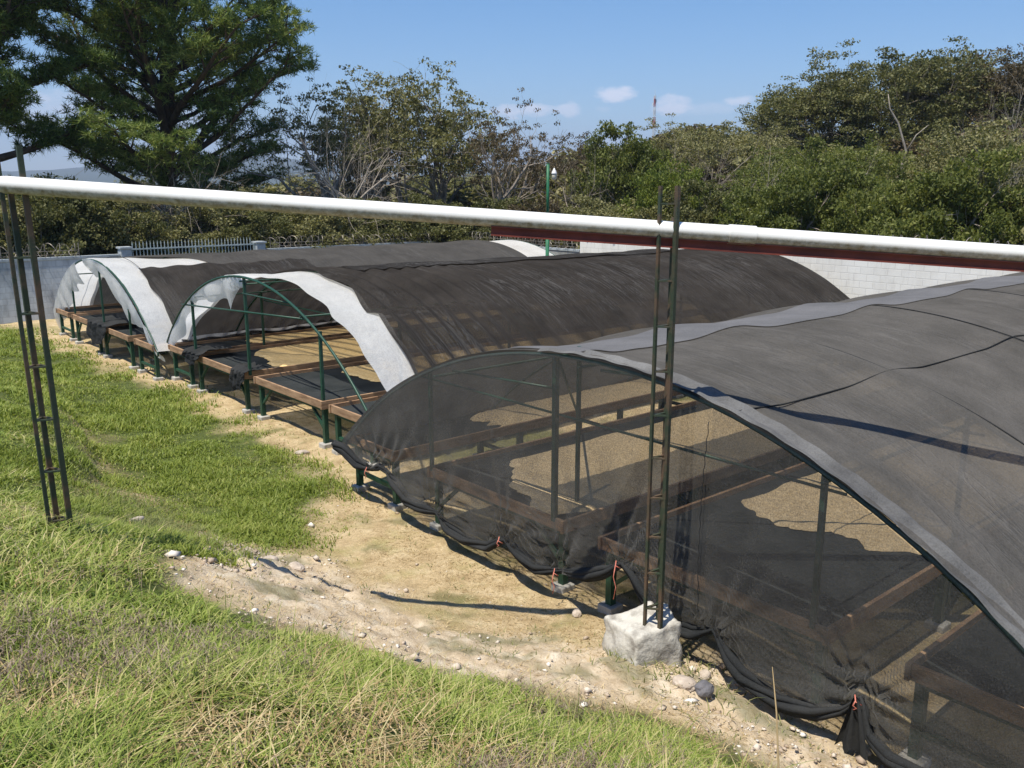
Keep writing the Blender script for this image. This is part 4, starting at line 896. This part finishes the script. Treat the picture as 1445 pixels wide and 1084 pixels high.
LM = {
 'olive': leaf_mat('leaves_olive', [(.22, (.09, .095, .034)), (.5, (.20, .195, .075)), (.8, (.34, .31, .15)), (.95, (.33, .27, .14))], .3, .8, spread=.38),
 'dark': leaf_mat('leaves_dark', [(.22, (.058, .066, .022)), (.5, (.13, .135, .045)), (.8, (.24, .225, .09))], .3, .8, spread=.35),
 'brown': leaf_mat('leaves_brown', [(.22, (.055, .045, .022)), (.5, (.11, .085, .045)), (.8, (.19, .14, .08)), (.95, (.15, .09, .06))], .3, .8, spread=.38),
 'bright': leaf_mat('leaves_bright', [(.22, (.06, .078, .018)), (.5, (.145, .17, .038)), (.8, (.27, .28, .08)), (.95, (.42, .38, .12))], .4, .8, spread=.38),
 'yellow': leaf_mat('leaves_yellowgreen', [(.22, (.07, .10, .02)), (.5, (.15, .19, .03)), (.8, (.26, .29, .06)), (.95, (.25, .12, .07))], .4, .5),
 'pine': leaf_mat('pine_needles', [(.25, (.045, .085, .022)), (.45, (.11, .17, .04)), (.62, (.22, .28, .07)), (.82, (.40, .42, .14))], .3, .45, spread=.35),
}
CF = {
 'sparse': dict(H=4.6, r=.24, levels=4, kids=[4,4,3,3], start=[.35,.3,.3,.3], ang=[40,44,44,44], len=.72, taper=.62, wob=.17, up=[.1,.3,.3,.1], per=26, rx=.30, rz=.12, size=.08, keep=.6, low=.50, lean=.12, stems=2),
 'tall': dict(H=4.2, r=.21, levels=4, kids=[4,4,4,3], start=[.4,.3,.3,.3], ang=[38,46,46,46], len=.72, taper=.62, wob=.17, up=[.2,.4,.2,0], per=26, rx=.34, rz=.14, size=.085, keep=.7, low=.48, lean=.12, stems=2),
 'umbrella': dict(H=3.6, r=.24, levels=4, kids=[5,4,4,3], start=[.45,.35,.3,.3], ang=[52,46,42,40], len=.84, taper=.66, wob=.13, up=[.2,.15,.25,.3], per=46, rx=.50, rz=.19, size=.098, keep=.9, lean=.06, stems=2, flat=1.0),
 'bushy': dict(H=2.4, r=.12, levels=3, kids=[6,5,4], start=[.15,.2,.2], ang=[45,50,50], len=.72, taper=.6, wob=.18, up=[.1,.2,.1], per=34, rx=.46, rz=.36, size=.15, keep=1, lean=.2, stems=3),
 'hedge': dict(H=2.4, r=.12, levels=3, kids=[6,5,4], start=[.15,.2,.2], ang=[45,50,50], len=.72, taper=.6, wob=.18, up=[.1,.2,.1], per=120, rx=.36, rz=.20, size=.070, keep=.62, lean=.2, stems=3),
 'bare': dict(H=2.8, r=.09, levels=4, kids=[5,4,4,3], start=[.25,.2,.2,.2], ang=[46,42,42,42], len=.74, taper=.6, wob=.16, up=[.1,.15,.1,0], per=0, rx=1, rz=1, size=.1, stems=2),
}
PROTO = {}
def proto(kind, v):
    if (kind, v) not in PROTO:
        mb, V, F, k = tree_proto(100 + v * 17 + len(kind), CF[kind]); mw = bpy.data.meshes.new('tree_wood'); mw.from_pydata(mb.v, [], mb.f); mw.update()
        PROTO[(kind, v)] = (mw, V, F, k, {})
    return PROTO[(kind, v)]
def put_tree(kind, v, mat, bearing, dist, top, wide, name, label, cat='tree', group=None, bark='bark', rz=0.0, x=None):
    """top: height of the crown top above datum; wide: crown half width"""
    mw, V, F, k, cache = proto(kind, v); X, Y = dist * math.cos(R(bearing)), dist * math.sin(R(bearing)); g = gz(X, Y)
    r = empty(name, (X, Y, g), rz); tag(r, label, cat, group)
    co = V if V is not None else np.array([q.co for q in mw.vertices]); hh = np.percentile(co[:, 2], 99.5); ww = np.percentile(np.hypot(co[:, 0], co[:, 1]), 94)
    sz = (top - g) / hh; sx = wide / ww; r.scale = (sx, sx, sz)
    key = ('w', bark)
    if key not in cache: m2 = mw.copy(); m2.materials.append(M[bark]); cache[key] = m2
    o = bpy.data.objects.new('trunk', cache[key]); C.objects.link(o); o.parent = r
    if V is not None:
        key = ('l', mat)
        if key not in cache: me = npmesh('crown', V, F, k); me.materials.append(LM[mat]); cache[key] = me
        o = bpy.data.objects.new('crown', cache[key]); C.objects.link(o); o.parent = r
    return r
# the large pine and its neighbour
def pine(bearing, dist, H, label, seed, wide=7.3, lean=(0, 0), first=2.9, rtr=.42, nb=68, bias=None):
    rs = np.random.default_rng(seed); mb = MB(); X, Y = dist * math.cos(R(bearing)), dist * math.sin(R(bearing)); r = empty('pine_tree', (X, Y, gz(X, Y))); tag(r, label, 'pine tree')
    tr = []; N = 14
    for i in range(N + 1):
        t = i / N; tr.append(np.array((lean[0]*t*t*H + .25*math.sin(t*5+seed), lean[1]*t*t*H + .25*math.cos(t*4), -.5 + (H+.5)*t)))
    mb.tube(tr, [rtr * (1 - .82 * (i/N)**1.1) for i in range(N+1)], 10, cap=False); cen = []
    def at(z): 
        t = (z + .5) / (H + .5) * N; j = min(int(t), N-1); return tr[j] * (1-(t-j)) + tr[j+1] * (t-j)
    for b in range(nb + 5):
        big = b >= nb; t = b / (nb - 1) if not big else .10 + .05 * (b - nb); z = first + (H - first - .8) * t; a = b * 2.399 + rs.uniform(-.4, .4); L = wide * (1 - .55 * t**2.2) * rs.uniform(.72, 1.08) * (.82 + .3 * min(1, t * 3)); up = (rs.uniform(.05, .35) + .5 * t) if not big else 1.25
        if big: L = wide * 1.25
        d = np.array((math.cos(a), math.sin(a), up)); d /= np.linalg.norm(d); p = at(z); pts = [p]; n = 8; rr = .17 * (1 - .6 * t) * L / wide + .03
        for i in range(n):
            d = d + rnd_unit(rs) * .10 + np.array((0, 0, .05 - .10 * (i > 4))); d /= np.linalg.norm(d); pts.append(pts[-1] + d * L / n)
        mb.tube(pts, [rr * (1 - .8 * i / n) for i in range(n+1)], 5, cap=False)
        for i in range(2, n + 1):
            for s in (-1, 1):
                if rs.random() < .12: continue
                ax = pts[i] - pts[i-1]; sd_ = np.cross(ax, (0, 0, 1.)); sd_ /= np.linalg.norm(sd_); dd = ax / np.linalg.norm(ax) * .7 + sd_ * s * rs.uniform(.5, 1.1) + np.array((0, 0, rs.uniform(0, .45))); dd /= np.linalg.norm(dd)
                l = L * rs.uniform(.14, .30) * (1.1 - .5 * i / n); q = [pts[i] + dd * l * f + np.array((0, 0, .12 * f * f * l)) for f in (0, .5, 1)]
                mb.tube(q, [rr * .28, rr * .2, .012], 3, cap=False); cen += [q[2], q[1] + rnd_unit(rs) * .15, q[2] + rnd_unit(rs) * .4]
                for e in range(2): 
                    d3 = dd + rnd_unit(rs) * .7; d3[2] = abs(d3[2]) * .5; q3 = q[1] + d3 * l * .6; mb.tube([q[1], q3], [rr*.15, .01], 3, cap=False); cen.append(q3)
        cen.append(pts[-1])
    cen = np.array(cen); mb.build('trunk', M['bark_pine'], r, True)
    V, F = needles(cen, 8, .52, .17, .30, 9, rs); link('crown', npmesh('crown', V, F, 3), LM['pine'], r)
    return r
pine(70.4, 44.5, 22, 'very large pine with broad spreading boughs behind the railing, upper left', 5)
pine(79.6, 42.0, 17.0, 'slimmer dark pine cut by the left edge of the photo', 8, wide=4.6, lean=(-.01, .03), first=5.5, rtr=.26, nb=22)

T = put_tree
g1 = 'open-crowned trees behind the yard walls'
T('bare', 0, None, 69.3, 40, 6.2, 3.2, 'bare_tree', 'leafless pale shrub tree spreading in front of the large pine trunk', 'tree', bark='twig_pale')
T('sparse', 0, 'olive', 61.9, 45, 9.9, 4.0, 'sparse_tree', 'thin-leaved tree with forked pale trunk just right of the large pine', 'tree', g1)
T('sparse', 1, 'olive', 58.9, 49, 10.2, 4.4, 'sparse_tree', 'open tree with two stems, second to the right of the large pine', 'tree', g1, rz=1)
T('tall', 0, 'olive', 56.3, 47, 10.2, 4.2, 'sparse_tree', 'tree with a fuller flat top left of the tallest open-crowned tree', 'tree', g1, rz=2)
T('tall', 1, 'olive', 53.6, 48, 10.7, 4.4, 'sparse_tree', 'tallest of the open-crowned trees left of the street lamp', 'tree', g1, rz=.5)
T('sparse', 2, 'brown', 51.0, 45, 8.6, 3.6, 'sparse_tree', 'dark twiggy tree with drooping brown leaves left of the street lamp', 'tree', g1, rz=4)
T('sparse', 0, 'brown', 48.4, 50, 7.3, 3.2, 'sparse_tree', 'brown dry-leaved tree directly behind the street lamp', 'tree', g1, rz=3)
T('tall', 0, 'brown', 46.4, 52, 7.0, 3.0, 'sparse_tree', 'brownish tree just right of the street lamp', 'tree', g1, rz=5)
T('tall', 1, 'brown', 44.4, 56, 7.6, 3.2, 'sparse_tree', 'low olive-brown tree between the street lamp and the bright green tree', 'tree', g1, rz=1.5)
T('hedge', 0, 'bright', 42.0, 48, 7.4, 3.0, 'green_tree', 'bright green leafy tree left of the right lattice post top', 'tree')
T('hedge', 1, 'yellow', 39.6, 37, 5.2, 2.0, 'yellow_green_tree', 'low yellow-green tree with reddish twigs behind the top of the right lattice post', 'tree')
g2 = 'broad trees on the slope at the right'
T('umbrella', 0, 'olive', 39.4, 62, 8.6, 4.6, 'broad_tree', 'grey-green broad tree under the antenna mast', 'tree', g2)
T('umbrella', 1, 'olive', 36.4, 58, 8.2, 4.6, 'broad_tree', 'grey-green broad tree second to the right of the antenna mast', 'tree', g2, rz=2)
T('tall', 1, 'olive', 34.0, 66, 8.8, 4.6, 'broad_tree', 'dull green tree at the foot of the great spreading tree', 'tree', g2, rz=4)
T('umbrella', 0, 'dark', 30.2, 72, 13.9, 6.6, 'broad_tree', 'left half of the great dark spreading crown on the right skyline', 'tree', g2, rz=1.2)
T('umbrella', 1, 'dark', 26.6, 74, 14.2, 7.0, 'broad_tree', 'tallest dark spreading tree on the right skyline', 'tree', g2, rz=.3)
T('umbrella', 0, 'olive', 22.8, 76, 14.2, 7.2, 'broad_tree', 'spreading olive tree right of the tallest skyline tree', 'tree', g2, rz=5)
T('umbrella', 1, 'brown', 19.4, 72, 13.6, 6.0, 'broad_tree', 'brownish spreading tree cut by the right edge of the photo', 'tree', g2, rz=3.3)
T('umbrella', 1, 'bright', 30.6, 46, 6.6, 4.0, 'flat_tree', 'low flat-topped green tree in front of the great spreading tree', 'tree', rz=1)
T('umbrella', 0, 'bright', 33.2, 42, 5.6, 3.8, 'flat_tree', 'low flat-topped olive-green tree above the middle tunnel end', 'tree', rz=4)
T('umbrella', 1, 'olive', 22.0, 47, 7.2, 4.6, 'flat_tree', 'low flat-topped dull tree near the right edge of the photo', 'tree', rz=2.5)
g3 = 'green bushes behind the white wall'
for (b_, d_, tp, wd, v, mt, lb, rz_) in [
    (36.8, 35, 4.5, 2.2, 0, 'dark', 'dark bush behind the wall just right of the right lattice post', 0),
    (34.4, 34, 4.2, 2.0, 1, 'bright', 'pale green bush beside the dark bush near the right lattice post', 1),
    (32.2, 33, 4.9, 2.3, 0, 'bright', 'leafy bush behind the wall above the bend of the middle tunnel roof', 2),
    (29.8, 34, 5.1, 2.4, 1, 'bright', 'tall leafy bush midway along the row of bushes behind the white wall', 3),
    (27.2, 33, 4.6, 2.3, 0, 'bright', 'rounded bush below the slender pale trunk', 4),
    (24.9, 31, 4.7, 2.2, 1, 'bright', 'bright bush with a few orange blossoms behind the razor wire', 5),
    (22.6, 31, 5.3, 2.4, 0, 'bright', 'largest bright bush behind the razor wire toward the right edge', 1.5),
    (20.0, 31, 4.6, 2.3, 1, 'olive', 'olive bush at the right edge behind the razor wire', 2.5),
    (17.6, 31, 4.9, 2.3, 0, 'olive', 'bush just outside the right corner of the white wall view', 3.5)]:
    T('hedge', v, mt, b_, d_, tp, wd, 'bush', lb, 'bush', g3, rz=rz_)
T('bare', 0, None, 20.6, 56, 10.4, 3.0, 'bare_tree', 'leafless pale branching tree near the right edge of the photo', 'tree', bark='twig_pale', rz=2)
T('bare', 0, None, 20.2, 39, 6.8, 2.0, 'bare_tree', 'pale bare branches low at the right edge above the bushes', 'tree', bark='twig_pale', rz=4)
T('bare', 0, None, 37.6, 50, 7.6, 3.0, 'bare_tree', 'leafless twiggy tree right of the yellow-green tree behind the lattice post', 'tree', bark='bark', rz=1)
T('bare', 0, None, 45.4, 46, 6.6, 2.8, 'bare_tree', 'leafless twiggy tree just right of the lamp post', 'tree', bark='bark', rz=3)
T('bare', 0, None, 59.9, 41, 8.4, 3.2, 'bare_tree', 'pale leafless tree between the first two open-crowned trees', 'tree', bark='twig_pale', rz=5)
T('bare', 0, None, 31.6, 40, 6.2, 2.6, 'bare_tree', 'leafless grey twigs above the bushes over the far end of the middle tunnel', 'tree', bark='twig_pale', rz=.6)
mb = MB(); tp = [(0,0,-.3),(.15,-.1,2.0),(.05,.1,4.0),(.25,-.2,5.6),(-.1,.2,7.0),(-.5,.5,7.7),(-.6,.6,8.4)]; mb.tube([tuple(np.array(p)) for p in tp], [.10,.085,.075,.06,.05,.035,.02], 7)
mb.tube([(.25,-.2,5.6),(.5,-.5,6.4),(.9,-.9,6.9)], [.04,.03,.015], 5)
X, Y = 50*math.cos(R(26.2)), 50*math.sin(R(26.2)); o = mb.build('dead_trunk', M['twig_pale'], None, True); o.location = (X, Y, gz(X, Y)); tag(o, 'slender pale dead trunk standing before the great spreading tree', 'tree trunk')
# orange blossoms
g4 = 'thickets behind the left yard walls'
for (b_, d_, tp, wd, v, mt, lb, rz_) in [
    (80.0, 37, 4.4, 2.6, 0, 'olive', 'thicket behind the wall at the left edge of the photo', 0), (76.6, 38, 4.6, 2.6, 1, 'dark', 'dark thicket left of the railing behind the blue-grey wall', 1),
    (73.4, 39, 4.2, 2.6, 0, 'olive', 'olive thicket above the left railing pillar', 2), (68.0, 39, 3.8, 2.5, 1, 'olive', 'olive thicket right of the pine trunk behind the railing', 3),
    (65.0, 40, 4.0, 2.6, 0, 'dark', 'dark thicket above the wall right of the railing', 4), (61.6, 40, 3.7, 2.6, 1, 'olive', 'thicket at the foot of the first forked open tree', 5),
    (58.2, 41, 3.8, 2.6, 0, 'dark', 'dark thicket above the end of the far wall corner', .5), (54.8, 41.5, 3.9, 2.6, 1, 'dark', 'dark glossy thicket under the tallest open tree', 1.5),
    (51.4, 41, 3.8, 2.5, 0, 'dark', 'dark thicket left of the lamp post above the white plastic end', 2.5), (47.6, 40, 3.7, 2.4, 1, 'brown', 'brownish thicket behind the lamp post', 3.5),
    (44.4, 38, 3.9, 2.4, 0, 'olive', 'thicket above the left end of the white wall', 4.5), (41.4, 36, 3.8, 2.2, 1, 'olive', 'olive thicket behind the white wall left of the right lattice post', 5.5)]:
    T('hedge', v, mt, b_, d_, tp, wd, 'thicket', lb, 'bush', g4, rz=rz_)
# woodland mass behind everything
def woodland():
    rs = np.random.default_rng(77); parts = {'dark': [], 'olive': [], 'brown': []}; wood = MB()
    keys = [('bushy', 0), ('bushy', 1), ('tall', 0), ('umbrella', 0)]
    for ring, (d0, d1, n) in enumerate(((50, 62, 34), (66, 84, 40), (92, 120, 40), (130, 190, 46), (210, 330, 40))):
        for i in range(n):
            b_ = 12 + 76 * (i + rs.uniform(0, 1)) / n; d = rs.uniform(d0, d1); X, Y = d*math.cos(R(b_)), d*math.sin(R(b_)); g = gz(X, Y); k = keys[rs.integers(0, 4)] if ring else keys[rs.integers(0, 2)]
            mw, V, F, kk, _ = proto(*k); V = V[:].copy(); sel = np.ones(len(F), bool) if ring < 2 else rs.random(len(F)) < (.5 if ring < 4 else .3)
            F2 = F[sel]; V = V[F2.ravel()]; F2 = np.arange(len(V)).reshape(-1, 4)
            if ring >= 2:
                c = V.reshape(-1, 4, 3).mean(1, keepdims=True); V = ((V.reshape(-1, 4, 3) - c) * (1.5 if ring < 4 else 2.1) + c).reshape(-1, 3)
            hh = np.percentile(V[:, 2], 99.5); ww = np.percentile(np.hypot(V[:, 0], V[:, 1]), 94)
            H = rs.uniform(5.5, 8.5) if b_ < 50 else rs.uniform(5, 7.5); 
            if ring == 0: H = rs.uniform(3.2, 4.6) if b_ > 50 else rs.uniform(3.5, 5.)
            lim = np.interp(b_, [10, 30, 33, 38, 41, 44.5, 47, 50, 62, 90], [185, 185, 190, 185, 202, 218, 236, 248, 256, 262])
            H = min(H if ring < 3 else 14, 4.4 + (266 - lim) / 1260 * d * math.cos(R(b_ - 49.5)) * rs.uniform(.75, 1.0) - g)
            if H < 1.5: continue
            Wd = rs.uniform(3.2, 4.8) * (1 + .12 * ring); a = rs.uniform(0, 6.28); V = V * np.array((Wd/ww, Wd/ww, H/hh)); V = np.stack([V[:, 0]*math.cos(a) - V[:, 1]*math.sin(a) + X, V[:, 0]*math.sin(a) + V[:, 1]*math.cos(a) + Y, V[:, 2] + g], 1)
            parts[('dark', 'olive', 'brown', 'olive')[rs.integers(0, 4)]].append((V, F2))
    allp = []; mats = []; cnt = []
    for mi, (kx, pl) in enumerate(parts.items()):
        V, F = join(pl); allp.append((V, F)); cnt.append(np.full(len(F), mi))
    V, F = join(allp); me = npmesh('woodland', V, F, 4)
    for kx in parts: me.materials.append(LM[kx])
    me.polygons.foreach_set('material_index', np.concatenate(cnt).astype(np.int32)); o = link('woodland', me); tag(o, 'dense mixed woodland filling the background behind the trees', 'woodland', kind='stuff')
woodland()

# ------------------------------------------------------------------ air
HAZE = True
if HAZE:
    mb = MB(); mb.box(-9800, -9800, -60, 9800, 9800, 520); m = bpy.data.materials.new('haze_air'); m.use_nodes = True; t = m.node_tree; t.nodes.remove(t.nodes['Principled BSDF'])
    pv = nd(t, 'ShaderNodeVolumePrincipled'); pv.inputs['Color'].default_value = (.62, .75, 1.0, 1); pv.inputs['Density'].default_value = .0002; pv.inputs['Anisotropy'].default_value = 0.0
    t.links.new(pv.outputs[0], t.nodes['Material Output'].inputs['Volume']); o = mb.build('haze', m); tag(o, 'thin blue haze over the valley', 'haze', kind='stuff')
